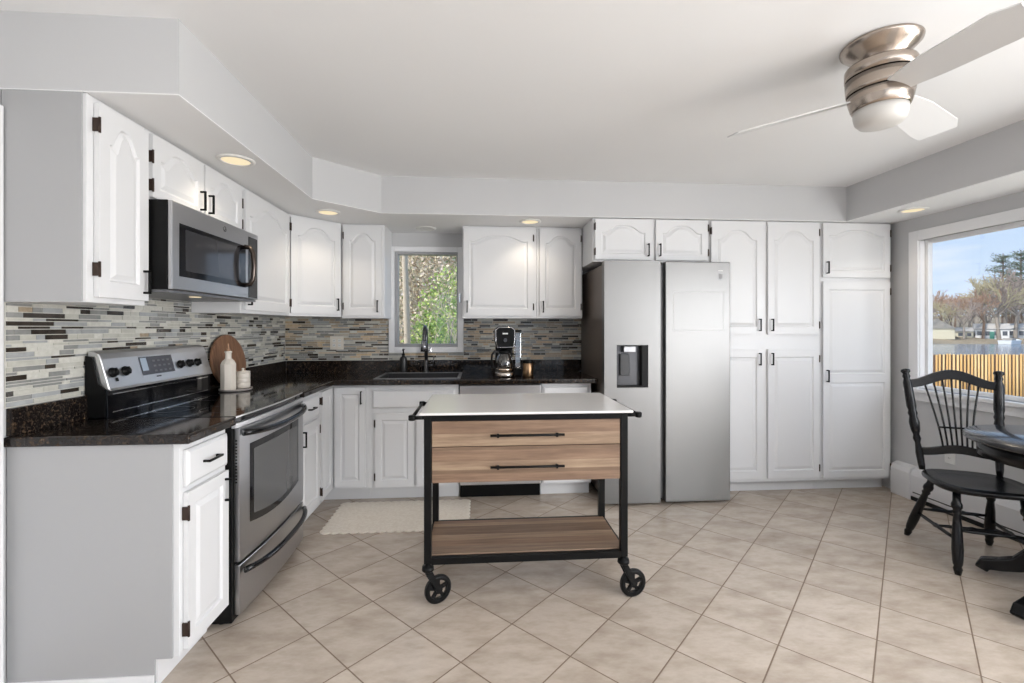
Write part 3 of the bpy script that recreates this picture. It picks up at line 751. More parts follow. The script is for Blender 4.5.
for i in range(3):
    v = []
m = bowed_front(MB(), .8625, .8850, -.018).build('vent_trim', M['steel_panel'], c, .002)
m = MB()
for i in range(14): m.box(.0212, .0226, -.014, -.006, .62 + i * .014, .627 + i * .014)
m.build('side_vent', M['dark'], d)
dw = bowed_front(MB(), .045, .262, -.022, xa=.022, xb=W - .002).build('drawer', M['steel_range'], c, .003, 2, 50)
bow_handle(dw, .232, .04, W - .02, .013, M['blackgloss'], -.01)
m = bowed_front(MB(), .8855, .9165, -.0122, .016, .50).build('cooktop', M['blackgloss'], c, .002)
m = MB(); xs = [W * i / 16 for i in range(17)]
m.prism([(x, bow(x, -.020, .016)) for x in xs] + [(x, bow(x, -.0125, .016)) for x in xs[::-1]], .909, .9155); m.build('cooktop_trim', M['chrome'], c)
for zz in (.935, 1.012): MB().box(.03, W - .03, .5035, .5045, zz, zz + .004).build('backguard_line', M['chrome'], c)
for (bx, by, br) in ((.2, .13, .10), (.56, .13, .08), (.2, .36, .08), (.56, .36, .10)):
    n = 40; v = [((bx + rr * cos(2 * pi * i / n)), by + rr * sin(2 * pi * i / n), .91705) for rr in (br, br + .002) for i in range(n)]
    MB().add(v, [(i, (i + 1) % n, n + (i + 1) % n, n + i) for i in range(n)]).build('burner_mark', M['ring'], c)
MB().box(.004, W - .004, .505, .585, .9, 1.04).build('backguard_base', M['blackgloss'], c, .003)
bg = MB().profx([(.490, 1.030), (.498, 1.040), (.502, 1.055), (.532, 1.165), (.542, 1.188), (.560, 1.200), (.585, 1.200), (.585, 1.030)], .004, W - .004).build('backguard', M['steel_panel'], c, .006, 3)
MB().profx([(.512, .92), (.508, 1.035), (.535, 1.06), (.555, 1.150), (.560, 1.175), (.588, 1.180), (.588, .92)], -.004, .0035).build('side_plate', M['black'], c)
axis = Vector((0, -.112, .030)).normalized()   # face normal of the sloping panel
for ly in (.045, .118, .50, .575, .645):
    zz = 1.105; yy = .502 + (zz - 1.055) / .110 * .030
    nrm = Vector((0, -.965, .263))
    kn = MB(); kn.lathe([(.022, 0), (.022, .004), (.018, .006), (.017, .016), (.014, .018), (0, .018)], (ly, yy, zz), 20, axis=nrm)
    kk = kn.build('knob', M['black'], bg)
    g = MB(); p0 = Vector((ly, yy, zz)) + nrm * .018; g.cyl(p0 - Vector((0, .263, .965)) * .016, p0 + Vector((0, .263, .965)) * .016, .005, n=8); g.build('grip', M['black'], kk)
def on_panel(mb, x0, x1, z0, z1, off, mi=0):
    def pt(x, z_): return (x, .502 + (z_ - 1.055) / .110 * .030 - off, z_)
    mb.add([pt(x0, z0), pt(x1, z0), pt(x1, z1), pt(x0, z1)], [(0, 1, 2, 3)], mi)
m = MB(); on_panel(m, .215, .445, 1.075, 1.160, .0012); m.build('control_panel', mat('control_panel_dark', (.06, .06, .07), .25), bg)
m = MB(); on_panel(m, .222, .262, 1.095, 1.155, .0018)
m.build('display', mat('display_reflection', (.35, .42, .50), .1), bg)  # dark display glass; the pale blue is a reflection painted on
m = MB()
for i in range(4):
    for j in range(3): on_panel(m, .30 + i * .034, .318 + i * .034, 1.085 + j * .024, 1.094 + j * .024, .0018)
m.build('button', mat('grey_button', (.12, .12, .13), .4), bg)
m = MB(); on_panel(m, .300, .335, 1.0595, 1.0655, .0014); on_panel(m, .05, .066, 1.066, 1.082, .0014); m.build('badge', M['dark'], bg)

# ------------------------------------------------------------------ microwave
c = thing('microwave', 'stainless steel over-the-range microwave under the short cabinet', 'microwave', (-1.38, 2.0285, 1.448), R90)
W = .755; H = .389
MB().box(0, W, -.084, .27, .012, H).build('body', M['black'], c, .002)
MB().box(.0, W, -.090, .25, .0, .0115).build('underside', mat('underside_grey', (.20, .20, .21), .35, .6), c)
MB().lathe([(.025, -.002), (.025, 0)], (.30, -.02, -.0005), 16).build('cooktop_lamp', M['lamp_on'], c)
d = MB(); F0, F1 = -.104, -.085
d.box(0, W, F0, F1, 0.013, H - .002); d = d.build('door', M['steel_micro'], c, .004)
MB().box(.045, .610, F0 - .0012, F0, .072, .300).build('window', M['blackgloss'], d, .0004)
MB().box(.085, .545, F0 - .0018, F0 - .0013, .10, .28).build('mesh_screen', mat('screen_grey', (.05, .05, .055), .08, .3), d)
MB().box(.640, .742, F0 - .0015, F0, .02, .36).build('control_panel', M['blackgloss'], d)
m = MB(); m.tube([(.600, F0, .085), (.600, F0 - .03, .09), (.600, F0 - .045, .12), (.600, F0 - .05, .19), (.600, F0 - .045, .26), (.600, F0 - .03, .29), (.600, F0, .295)], .013, 12); m.build('handle', mat('dark_steel_handle', (.10, .08, .07), .2, .9), d)
m = MB(); m.cyl((.40, F0, .350), (.40, F0 - .002, .350), .014, n=24); m = m.build('badge', mat('badge_dark', (.12, .12, .13), .3, .8), d)
g = MB(); g.tube([(.40 + .009 * cos(a), F0 - .0024, .350 + .009 * sin(a)) for a in [radians(20 * i) for i in range(18)]], .0009, 5); g.tube([(.395, F0 - .0026, .345), (.398, F0 - .0026, .355), (.403, F0 - .0026, .346), (.406, F0 - .0026, .355)], .0009, 5); g.build('badge_letters', M['chrome'], m)

# ------------------------------------------------------------------ worktop items: coffee corner
c = thing('coffee_maker', 'black coffee maker with glass carafe on steel base', 'coffee maker', (.212, 3.62, .9155)); c.scale = (.93, .97, 1.045)
sil = M['chrome']
MB().lathe([(.082, 0), (.085, .01), (.085, .03), (.08, .035)], (0, 0, 0), 28).build('warming_base', mat('steel_base', (.55, .50, .45), .2, 1), c)
MB().box(-.075, .075, .065, .135, .0, .37).build('column', M['black'], c, .012, 3)
m = MB(); m.profy([(-.072, .215), (.072, .215), (.085, .27), (.085, .355), (.055, .375), (-.055, .375), (-.085, .355), (-.085, .27)], -.085, .10); m = m.build('brew_head', M['black'], c, .008, 3)
m2 = MB(); pr = [(-.066, .222), (.066, .222), (.078, .272), (.078, .350), (.052, .368), (-.052, .368), (-.078, .350), (-.078, .272)]
m2.tube([(x, -.0865, z_) for x, z_ in pr + pr[:1]], .003, 6); m2.build('trim_ring', sil, m)
m2 = MB(); m2.box(-.022, .022, -.0875, -.0855, .318, .328); m2.build('badge', M['plastic_white'], m)
m2 = MB(); m2.lathe([(.016, 0), (.016, .005), (.012, .007)], (0, -.086, .275), 18, axis=(0, -1, 0)); m2.build('dial', fm, m)
cr = MB().lathe([(.060, .037), (.072, .05), (.074, .10), (.066, .145), (.050, .165), (.050, .172)], n=28).build('carafe', M['carafe'], c)
MB().lathe([(.0725, .040), (.0735, .055), (.072, .065)], n=28).build('carafe_band', mat('carafe_band_steel', (.6, .5, .4), .2, 1), cr)
MB().lathe([(.052, .173), (.056, .176), (.056, .195), (.03, .205), (0, .207)], n=24).build('carafe_lid', M['black'], cr)
MB().ribbon([(-.055, -.02, .185), (-.085, -.03, .19), (-.108, -.04, .165), (-.112, -.04, .12), (-.10, -.035, .075), (-.085, -.03, .065)], .018, .012, (0, 1, 0)).build('handle', M['black'], cr, .003)
MB().box(.088, .145, .02, .11, .055, .335).build('water_tank', M['clearplastic'], c, .01, 3)
MB().box(.086, .147, .018, .112, .0, .054).build('tank_base', M['black'], c, .006)
MB().box(.086, .147, .018, .112, .3355, .35).build('tank_lid', M['black'], c, .004)
c = thing('coffee_canister', 'bronze-coloured canister with black lid beside the coffee maker', 'canister', (.392, 3.57, .9155))
MB().lathe([(.040, 0), (.042, .004), (.042, .105), (.040, .108)], n=28).build('body', M['gold'], c)
MB().lathe([(.043, .1085), (.043, .128), (.03, .134), (0, .135)], n=28).build('lid', M['black'], c)

# ------------------------------------------------------------------ worktop items: left corner
c = thing('serving_tray', 'small grey stone tray behind the range holding bottle and jar', 'tray', (-1.475, 2.932, .9155), R90)
m = MB(); N = 32
m.lathe([(.075, 0), (.088, .004), (.090, .014), (.085, .014), (.080, .007), (0, .007)], n=N); m.v = [(x * 1.08, y, z_) for x, y, z_ in m.v]; m.build('dish', mat('grey_stone', (.32, .29, .27), .35), c)
c = thing('oil_bottle', 'tall faceted cream ceramic bottle with metal pour spout', 'bottle', (-1.500, 2.895, .923))
MB().lathe([(.040, 0), (.043, .004), (.043, .155), (.034, .175), (.018, .19), (.017, .222), (.021, .225), (.021, .235)], n=8, smooth=False).build('bottle', M['ceramic'], c, .0015)
MB().lathe([(.013, .2355), (.011, .247), (.005, .255), (.004, .275), (.004, .278)], n=10).build('pour_spout', M['cork'], c)
c = thing('ceramic_jar', 'short banded cream jar with lid right of the tall bottle', 'jar', (-1.462, 2.990, .923))
MB().lathe([(.037, 0), (.041, .004), (.041, .03), (.0395, .032), (.041, .034), (.041, .06), (.0395, .062), (.041, .064), (.041, .092), (.038, .096)], n=28).build('body', M['ceramic'], c)
MB().lathe([(.040, .0965), (.040, .104), (.01, .108), (.006, .112), (.010, .122), (0, .126)], n=24).build('lid', M['ceramic'], c)
c = thing('cutting_board', 'oval dark wood cutting board leaning on the mosaic wall', 'cutting board', (-1.575, 3.115, .922))
m = MB(); N = 40; out = [(.20 * cos(2 * pi * i / N) * (1 - .06 * sin(2 * pi * i / N)), .168 + .168 * sin(2 * pi * i / N)) for i in range(N)]
m.T = Matrix.Rotation(radians(90), 4, 'Z') @ Matrix.Rotation(radians(-8), 4, 'X') @ Matrix(((1, 0, 0, 0), (0, 0, -1, 0), (0, 1, 0, 0), (0, 0, 0, 1)))
m.prism(out, -.022, -.004); m.build('board', M['board'], c, .004)

# ------------------------------------------------------------------ rug
nx, ny_ = 60, 34; rx0, rx1, ry0, ry1 = -.985, -.065, 2.975, 3.47
m = MB(); per = []
def scal(t, n, amp): return amp * abs(sin(pi * t * n))
for i in range(121): t = i / 121; per.append((rx0 + (rx1 - rx0) * t, ry0 - scal(t, 16, .014)))
for i in range(73): t = i / 73; per.append((rx1 + scal(t, 9, .014), ry0 + (ry1 - ry0) * t))
for i in range(121): t = i / 121; per.append((rx1 - (rx1 - rx0) * t, ry1 + scal(t, 16, .010)))
for i in range(73): t = i / 73; per.append((rx0 - scal(t, 9, .014), ry1 - (ry1 - ry0) * t))
n = len(per); cx_, cy_ = (rx0 + rx1) / 2, (ry0 + ry1) / 2
def inset(p, k_): return (cx_ + (p[0] - cx_) * (1 - k_), cy_ + (p[1] - cy_) * (1 - k_ * 1.9))
v = [(x, y, .001) for x, y in per] + [(x, y, .007) for x, y in per] + [(*inset(p, .012), .010) for p in per]
fs = []
for j in (0, 1):
    for i in range(n): fs.append((j * n + i, j * n + (i + 1) % n, (j + 1) * n + (i + 1) % n, (j + 1) * n + i))
fs.append(tuple(2 * n + i for i in range(n))); m.add(v, fs)
tag(m.build('kitchen_rug', M['rug']), 'cream scalloped-edge rug on the floor in front of the sink', 'rug')

# ------------------------------------------------------------------ kitchen cart
CX0, CX1, CY0, CY1 = -.248, .716, 2.15, 2.58
c = thing('kitchen_cart', 'rolling kitchen cart with white top and two wooden drawers', 'kitchen cart', ((CX0 + CX1) / 2, (CY0 + CY1) / 2, 0))
hx, hy = (CX1 - CX0) / 2, (CY1 - CY0) / 2
MB().box(-hx - .020, hx + .022, -hy - .016, hy + .155, .8945, .9065).build('top', M['quartz'], c, .004, 3)
m = MB(); T = .034; zb = .222
for sx in (-1, 1):
    for sy in (-1, 1):
        x0 = -hx if sx < 0 else hx - T; y0 = -hy if sy < 0 else hy - T
        MB().box(x0, x0 + T, y0, y0 + T, .205, .894).build('leg', M['black'], c, .002)
m = MB()
for nm, z0, z1 in (('top_frame', .865, .894), ('lower_frame', .200, .230)):
    m = MB()
    for y0 in (-hy, hy - .03): m.box(-hx + T, hx - T, y0 + .001, y0 + .029, z0, z1)
    for x0 in (-hx, hx - .03): m.box(x0 + .001, x0 + .029, -hy + T - .006, hy - T + .006, z0, z1)
    m.build(nm, M['black'], c)
MB().box(-hx + .012, hx - .012, -hy + .031, hy - .031, .224, .236).build('shelf', M['oak_shelf'], c, .001)
MB().box(-hx + T + .002, hx - T - .002, -hy + .030, hy - .010, .580, .8645).build('drawer_case', M['oak_drawer'], c)
for z0, z1 in ((.745, .8635), (.577, .742)):
    d = MB().box(-hx + T + .002, hx - T - .002, -hy + .006, -hy + .0285, z0, z1).build('drawer', M['oak_drawer'], c, .0015)
    hz = z0 + (z1 - z0) * .45
    m = MB(); m.cyl((-.175, -hy - .020, hz), (.172, -hy - .020, hz), .0062, n=10)
    for q in (-.140, .137): m.cyl((q, -hy - .020, hz), (q, -hy + .006, hz), .005, n=8); m.cyl((q, -hy - .020, hz - .009), (q, -hy - .020, hz + .009), .006, n=8)
    m.build('handle', M['black'], d)
for sx in (-1, 1):                     # towel bar on each side, below the top
    X0 = -hx - .001 if sx < 0 else hx + .001; X1 = X0 + sx * .055
    m = MB(); ya, yb = (-.20, .20) if sx < 0 else (-.20, .20)
    m.cyl((X1, ya - .02, .880), (X1, yb + .02, .880), .008, n=12)
    for q in (ya, yb): m.cyl((X0, q, .880), (X1, q, .880), .009, n=10); m.lathe([(.013, -.007), (.017, -.003), (.017, .014), (.013, .018)], (X1, q, .875), 14)
    m.build('towel_bar', M['black'], c)
def caster(x, y, ang):
    k_ = bpy.data.objects.new('caster', None)
    m = MB(); m.lathe([(.012, .2045), (.012, .192), (.026, .190), (.029, .172), (.022, .165)], (x, y, 0), 18)
    d_ = Vector((cos(ang), sin(ang), 0)); s_ = Vector((-sin(ang), cos(ang), 0)); r = .0672; cc = Vector((x, y, r)) + d_ * .050
    for q in (-1, 1):
        a = Vector((x, y, .172)) + s_ * q * .0195; b = cc + s_ * q * .0195
        m.ribbon([a - d_ * .004, a * .5 + b * .5 + d_ * -.002, b], .028, .0035, tuple(s_))
    m.cyl(cc - s_ * .022, cc + s_ * .022, .006, n=10)
    fk = m.build('caster', M['black'], c)
    w = MB(); w.lathe([(.044, -.010), (.056, -.012), (.0645, -.009), (.0645, .009), (.056, .012), (.044, .010), (.044, -.010)], cc, 32, axis=s_)
    for i in range(5):
        a = pi * .4 * i + .3; dirv = d_ * cos(a) + Vector((0, 0, 1)) * sin(a)
        w.ribbon([cc + dirv * .008, cc + dirv * .030, cc + dirv * .050], .017, .010, tuple(s_))
    w.lathe([(.019, -.013), (.019, .013)], cc, 16, axis=s_)
    w.build('wheel', M['black'], fk)
    h_ = MB(); h_.lathe([(.0648, -.008), (.0668, -.004), (.0668, .004), (.0648, .008), (.0648, -.008)], cc, 32, axis=s_); h_.build('tyre', M['rubber'], fk)
caster(-hx + .017, -hy + .017, radians(28)); caster(hx - .017, -hy + .017, radians(10)); caster(-hx + .017, hy - .017, radians(35)); caster(hx - .017, hy - .017, radians(15))

# ------------------------------------------------------------------ baseboard heater
c = thing('baseboard_heater', 'white metal baseboard heater along the wall under the window', 'heater', (0, 0, 0))
m = MB(); HX = XR - .001
m.profy([(HX, .03), (HX - .055, .03), (HX - .062, .05), (HX - .062, .19), (HX - .045, .225), (HX - .02, .235), (HX, .235)], .75, 3.24); m.build('cover', M['heater'], c, .002)
m = MB(); m.profy([(HX, .0), (HX - .066, .0), (HX - .070, .02), (HX - .070, .20), (HX - .055, .235), (HX - .02, .25), (HX, .25)], 3.241, 3.40); m.build('end_cap', M['heater'], c, .003)
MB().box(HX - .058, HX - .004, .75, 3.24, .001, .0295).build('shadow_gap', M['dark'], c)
MB().box(HX - .063, HX - .0625, .75, 3.22, .060, .068).build('outlet_slot', M['dark'], c)
struct('baseboard_right', MB().box(XR - .012, XR, 3.402, 3.438, .001, .09), M['trim'])

# ------------------------------------------------------------------ dining table
TXc, TYc, TR = 2.86, 1.95, .425
c = thing('dining_table', 'round black pedestal table cut by the right edge of the picture', 'table', (TXc, TYc, 0))
MB().lathe([(.05, .727), (TR - .012, .727), (TR, .735), (TR, .748), (TR - .008, .757), (0, .758)], n=72).build('top', M['tabletop'], c)
MB().lathe([(TR - .055, .650), (TR - .053, .650), (TR - .050, .7265), (TR - .07, .7265), (TR - .07, .650), (TR - .055, .650)], n=72).build('apron', M['blackwood'], c)
MB().lathe([(.05, .10), (.075, .12), (.08, .18), (.055, .22), (.045, .26), (.065, .32), (.07, .42), (.05, .50), (.04, .54), (.06, .58), (.05, .64), (.10, .66), (.10, .726)], n=28).build('pedestal', M['blackwood'], c)
for a, fr in ((124, .355), (192.7, .51), (295, .42), (12, .40)):
    a = radians(a); d_ = Vector((cos(a), sin(a), 0))
    prof = [(.04, .25), (.12, .24), (.20, .17), (.28, .10), (.36, .075), (.43, .060), (.445, .028)]; prof = [(p * fr / .445, z_) for p, z_ in prof]
    hs = [.09, .095, .085, .07, .06, .058, .054]
    MB().ribbon([d_ * p + Vector((0, 0, z_ if i < 6 else .029)) for i, (p, z_) in enumerate(prof)], .058, hs).build('foot', M['blackwood'], c, .014, 3)

# ------------------------------------------------------------------ dining chair
c = thing('dining_chair', 'black wooden chair with turned legs and fanned spindle back', 'chair', (2.80, 2.475, 0), radians(-25))
out = []
for i in range(48):
    a = 2 * pi * i / 48; ca, sa = cos(a), sin(a)
    ex = .62
    x = .228 * (abs(ca) ** ex) * (1 if ca > 0 else -1); y = .205 * (abs(sa) ** ex) * (1 if sa > 0 else -1)
    x *= (1.0 - .10 * (y + .2) / .4); out.append((x, y - .165))
m = MB(); n = 48
v = []
for (k_, z_) in ((.90, .425), (1.0, .440), (1.0, .452), (.96, .460), (.7, .452), (.35, .448)): v += [(x * k_, (y + .165) * k_ - .165, z_) for x, y in out]
fs = [(j * n + i, j * n + (i + 1) % n, (j + 1) * n + (i + 1) % n, (j + 1) * n + i) for j in range(5) for i in range(n)] + [tuple(range(n))[::-1], tuple(5 * n + i for i in range(n))]
m.add(v, fs, 0, True); m.build('seat', M['blackwood'], c)
legp = [(0, .013), (.04, .017), (.07, .020), (.10, .016), (.12, .020), (.16, .022), (.30, .025), (.55, .021), (.70, .015), (.73, .021), (.76, .016), (.79, .024), (.83, .024), (.86, .018), (1, .016)]
feet = [(-.155, -.335), (.175, -.335), (-.198, .15), (.205, .16)]; tops = [(-.135, -.275), (.135, -.275), (-.13, -.02), (.13, -.02)]
P_ = []
for (fx, fy), (tx, ty) in zip(feet, tops):
    a, b = Vector((fx, fy, 0)), Vector((tx, ty, .430)); MB().turned(a, b, legp).build('leg', M['blackwood'], c); P_.append((a, b))
at_ = lambda i, t: P_[i][0].lerp(P_[i][1], t)
st = [(0, .006), (.2, .010), (.45, .010), (.5, .014), (.55, .010), (.8, .010), (1, .006)]
for (i, j, t) in ((0, 2, .40), (1, 3, .40), (0, 1, .52), (2, 3, .46), ): MB().turned(at_(i, t), at_(j, t), st, 10).build('stretcher', M['blackwood'], c)
MB().turned(at_(0, .40).lerp(at_(2, .40), .5), at_(1, .40).lerp(at_(3, .40), .5), st, 10).build('stretcher', M['blackwood'], c)
postp = [(0, .014), (.05, .017), (.16, .019), (.26, .013), (.30, .020), (.34, .015), (.38, .022), (.46, .026), (.52, .019), (.55, .024), (.58, .019), (.62, .024), (.86, .022), (.90, .015), (.92, .020), (.95, .015), (.97, .024), (.99, .022), (1, .006)]
bp = []
for sx in (-1, 1):
    a = Vector((sx * .176, .0, .455)); b = Vector((sx * .222, .105, 1.045)); MB().turned(a, b, postp, 16).build('back_post', M['blackwood'], c); bp.append((a, b))
pa = lambda s_, t: bp[s_][0].lerp(bp[s_][1], t)
# crest rail, arched
pts = []; hs = []
A, B = pa(0, .85), pa(1, .85)
for i in range(21):
    t = i / 20; p = A.lerp(B, t); u = 2 * t - 1
    p = p + Vector((0, .012 * (1 - u * u), .060 * (.5 + .5 * cos(pi * min(1, abs(u) / .95))))); pts.append(p); hs.append(.046 + .012 * (1 - abs(u)))
MB().ribbon(pts, .020, hs).build('crest_rail', M['blackwood'], c, .003)
pts2 = []; hs2 = []; A, B = pa(0, .18), pa(1, .18)
for i in range(21):
    t = i / 20; p = A.lerp(B, t); u = 2 * t - 1
    p = p + Vector((0, .008 * (1 - u * u), .022 * (.5 + .5 * cos(pi * min(1, abs(u) / .9))))); pts2.append(p); hs2.append(.042 + .008 * (1 - abs(u)))
MB().ribbon(pts2, .018, hs2).build('lower_rail', M['blackwood'], c, .003)
for i in range(7):
    u = (i - 3) / 3
    lo = pts2[10].copy(); lo.x = u * .068; lo.z += .018 - .006 * abs(u)
    k_ = 10 + int(round(u * 6.5)); hi = pts[k_].copy(); hi.z -= .015
    mid = lo.lerp(hi, .35); mid.x = lo.x * 1.0 + (hi.x - lo.x) * .10
    q = [lo * (1 - t) ** 2 + mid * 2 * t * (1 - t) + hi * t * t for t in [j / 10 for j in range(11)]]
    MB().tube(q, .005, 7).build('spindle', M['blackwood'], c)
lo = pts2[10] + Vector((0, .004, .125)); MB().ribbon([lo + Vector((-.088, 0, 0)), lo, lo + Vector((.088, 0, 0))], .010, .010).build('cross_rail', M['blackwood'], c)

# ------------------------------------------------------------------ ceiling fan
c = thing('ceiling_fan', 'flush-mount brushed nickel ceiling fan with three white blades', 'ceiling fan', (1.566, 1.682, ZC - .001))
MB().lathe([(.128, 0), (.132, -.004), (.130, -.012), (.112, -.030), (.090, -.048), (.078, -.066), (.074, -.078)], n=64).build('canopy', M['nickel'], c)
MB().lathe([(.104, -.079), (.113, -.083), (.116, -.090), (.115, -.128)], n=64).build('upper_band', M['nickel'], c)
MB().lathe([(.104, -.1285), (.104, -.133)], n=48).build('groove', M['dark'], c)
MB().lathe([(.1145, -.1335), (.111, -.175), (.109, -.188)], n=64).build('motor_housing', M['nickel'], c)
MB().lathe([(.101, -.1885), (.101, -.193)], n=48).build('groove', M['dark'], c)
MB().lathe([(.108, -.1935), (.103, -.220), (.096, -.245), (.092, -.252), (.089, -.254)], n=64).build('lamp_ring', M['nickel'], c)
MB().lathe([(.088, -.252), (.088, -.272), (.083, -.296), (.070, -.312), (.044, -.320), (0, -.323)], n=48).build('glass_bowl', M['glassbowl'], c)
MB().box(-.022, .022, -.115, -.1125, -.165, -.158).build('remote_sensor', M['dark'], c)
for a in (145, 25, 266):
    m = MB(); N = 14; v = []; fs = []
    for i in range(N + 1):
        t = i / N; r = .095 + t * .455
        wv = .066 + .020 * min(1, t * 3)
        tip = 0 if i < N - 2 else (i - N + 2) * .012
        y0, y1 = -wv + .012 * (1 - t) + tip * 1.0, wv * .55 + .018 * t - tip * .3
        xt = .0
        for (y, rr) in ((y0, r - .0), (y1, r + .0 - (.05 * t if True else 0))):
            for zz in (-.003, .003): v.append((rr, y, zz))
    for i in range(N):
        o_ = i * 4
        for k0, k1 in ((0, 1), (1, 3), (3, 2), (2, 0)): fs.append((o_ + k0, o_ + k1, o_ + 4 + k1, o_ + 4 + k0))
    fs += [(0, 1, 3, 2), (N * 4, N * 4 + 1, N * 4 + 3, N * 4 + 2)]
    m.T = Matrix.Rotation(radians(a), 4, 'Z') @ Matrix.Translation((0, 0, -.194)) @ Matrix.Rotation(radians(5), 4, 'Y') @ Matrix.Rotation(radians(-17), 4, 'X')
    m.add(v, fs); m.build('blade', M['fanwhite'], c, .001)

# ------------------------------------------------------------------ recessed lights
def downlight(x, y, on, label, r=.086):
    c = thing('recessed_light', label, 'ceiling light', (x, y, ZS - .0045), 0, 'recessed soffit lights')
    MB().lathe([(r, 0), (r, -.003), (r - .010, -.008), (r - .020, -.009), (r - .022, -.002), (r - .022, 0)], n=40).build('trim_ring', mat('light_trim_%d' % int(on), (.78, .77, .74), .35), c)
    MB().lathe([(r - .0225, -.0045), (r - .035, -.0035), (0, -.003)], n=32).build('lens', M['lamp_on'] if on else M['plastic_white'], c)
    if on:
        d = bpy.data.lights.new('downlight_bulb', 'SPOT'); d.energy = 6; d.color = (1, .86, .68); d.spot_size = radians(125); d.spot_blend = .6; d.shadow_soft_size = .05
        o = bpy.data.objects.new('downlight_bulb', d); COL.objects.link(o); o.parent = c; o.location = (0, 0, -.02)
downlight(-1.196, 2.378, True, 'lit recessed light in the soffit above the microwave')
downlight(-1.073, 3.40, True, 'lit recessed light in front of the diagonal corner cabinet')
downlight(.41, 3.58, True, 'lit recessed light above the cabinet near the refrigerator')
downlight(3.063, 3.026, True, 'lit recessed light beside the lake window')
downlight(-.433, 3.90, False, 'unlit recessed light above the sink window')

# ------------------------------------------------------------------ outdoors
def terrain(name, pts, z, m_, label): o = MB().add([(x, y, z) for x, y in pts], [tuple(range(len(pts)))]).build(name, m_); o['kind'] = 'structure'; o['label'] = label; return o
M['ground'] = mottled('winter_grass', srgb(120, 112, 72), srgb(150, 138, 100), 1.5, .95)
M['shore'] = mottled('shore_leaf_litter', srgb(128, 116, 96), srgb(158, 142, 118), .3, .95)
wm = mat('lake_water', srgb(120, 138, 158), .12); nt, b = nodes(wm); bump(nt, b, noise(nt, coords(nt, (1, 1, 1)), 1.2, 4), .25, .2); M['water'] = wm
terrain('lake_water', [(-60, 14), (30, 14), (160, 14), (240, 200), (-60, 200)], -1.75, M['water'], 'lake water outside')
m = MB(); m.add([(XL - 20, YB + .16, -.35), (XR + .2, YB + .16, -.35), (XR + .2, -12, -.35), (40, -12, -.35), (40, 13, -.6), (XL - 20, 13, -.6), (40, 15.5, -1.9), (XL - 20, 15.5, -1.9)], [(0, 1, 4, 5), (1, 2, 3, 4), (5, 4, 6, 7)])
struct('terrain_yard', m, M['ground'], 'yard outside the windows')
fa, fb = from_cam(700, 84, -1.9), from_cam(1400, 84, -1.9); ga, gb = from_cam(700, 93, -.6), from_cam(1400, 93, -.6); ha, hb = from_cam(650, 170, 5.5), from_cam(1450, 170, 5.5)
MB_ = MB().add([fa, fb, ga, gb, ha, hb], [(0, 1, 3, 2), (2, 3, 5, 4)]); struct('terrain_shore', MB_, M['shore'], 'far shore of the lake')
# reed fence
c = thing('bamboo_fence', 'tan reed fence standing below the lake, seen through the window', 'fence', (0, 0, 0))
random.seed(3); m = MB(); Wf = 9.0
M['reed'] = [mat('reed_tan', srgb(214, 170, 105), .6), mat('reed_light', srgb(232, 194, 135), .6), mat('reed_brown', srgb(98, 66, 40), .7)]
px = 880.0
while px < 1120:
    p = from_cam(px, Wf, -.45); m.cyl(p, (p[0] + random.uniform(-.01, .01), p[1], .775 + random.uniform(-.008, .012)), random.uniform(.0145, .0175), n=8, mi=random.choice([0, 0, 1])); p = from_cam(px + 1.8, Wf + .03, -.45); m.cyl(p, (p[0], p[1], .765), .016, n=6, mi=2); px += random.uniform(3.3, 3.8)
m.build('reeds', M['reed'], c)
a, b = from_cam(878, Wf + .04, .6), from_cam(1122, Wf + .04, .6); m = MB()
for z_ in (.62, .2, -.2): m.tube([(a[0], a[1], z_), (b[0], b[1], z_)], .02, 6)
m.build('rail', mat('fence_rail', srgb(96, 72, 48), .8), c)

M['bark'] = [mat('bark_grey', srgb(150, 140, 130), .9), mat('bark_brown', srgb(126, 104, 88), .9), mat('bark_pale', srgb(205, 190, 168), .9)]
M['twig'] = [mat('twig_mauve', srgb(172, 156, 146), .9), mat('twig_rust', srgb(184, 150, 126), .9), mat('twig_olive', srgb(190, 178, 142), .9)]
def branches(rnd, mb, p, d, L_, r, depth, maxd, tw):
    q = p + d * L_; mid = p.lerp(q, .5) + Vector((rnd.uniform(-1, 1), rnd.uniform(-1, 1), rnd.uniform(-.3, .6))) * L_ * .07
    mb.tube([p, mid, q], [r, r * .82, r * .62], 5 if depth < 2 else 3, 0 if depth < 2 else 1, False)
    if depth >= maxd: return
    for i in range(3 if depth > 0 else 4):
        ax = Vector((rnd.uniform(-1, 1), rnd.uniform(-1, 1), rnd.uniform(-1, 1))).normalized()
        nd = (d + ax * rnd.uniform(.45, .95) + Vector((0, 0, .12))).normalized()
        st_ = p.lerp(q, rnd.uniform(.45, 1.0)) if i else q
        branches(rnd, mb, st_, nd, L_ * rnd.uniform(.62, .82), max(r * .55, tw), depth + 1, maxd, tw)
def bare_tree_mb(seed, H, r, maxd=5, tw=.02):
    rnd = random.Random(seed); trunk = MB(); crown = MB()
    top = Vector((rnd.uniform(-.3, .3), rnd.uniform(-.3, .3), H * .28)); trunk.tube([(0, 0, -.5), top * .5, top], [r * 1.2, r, r * .85], 7, 0, False)
    for i in range(4):
        ax = Vector((rnd.uniform(-1, 1), rnd.uniform(-1, 1), 0)); branches(rnd, crown, top, (Vector((0, 0, 1)) + ax * .75).normalized(), H * .24, r * .6, 1, maxd, tw)
    return trunk, crown
protos = []
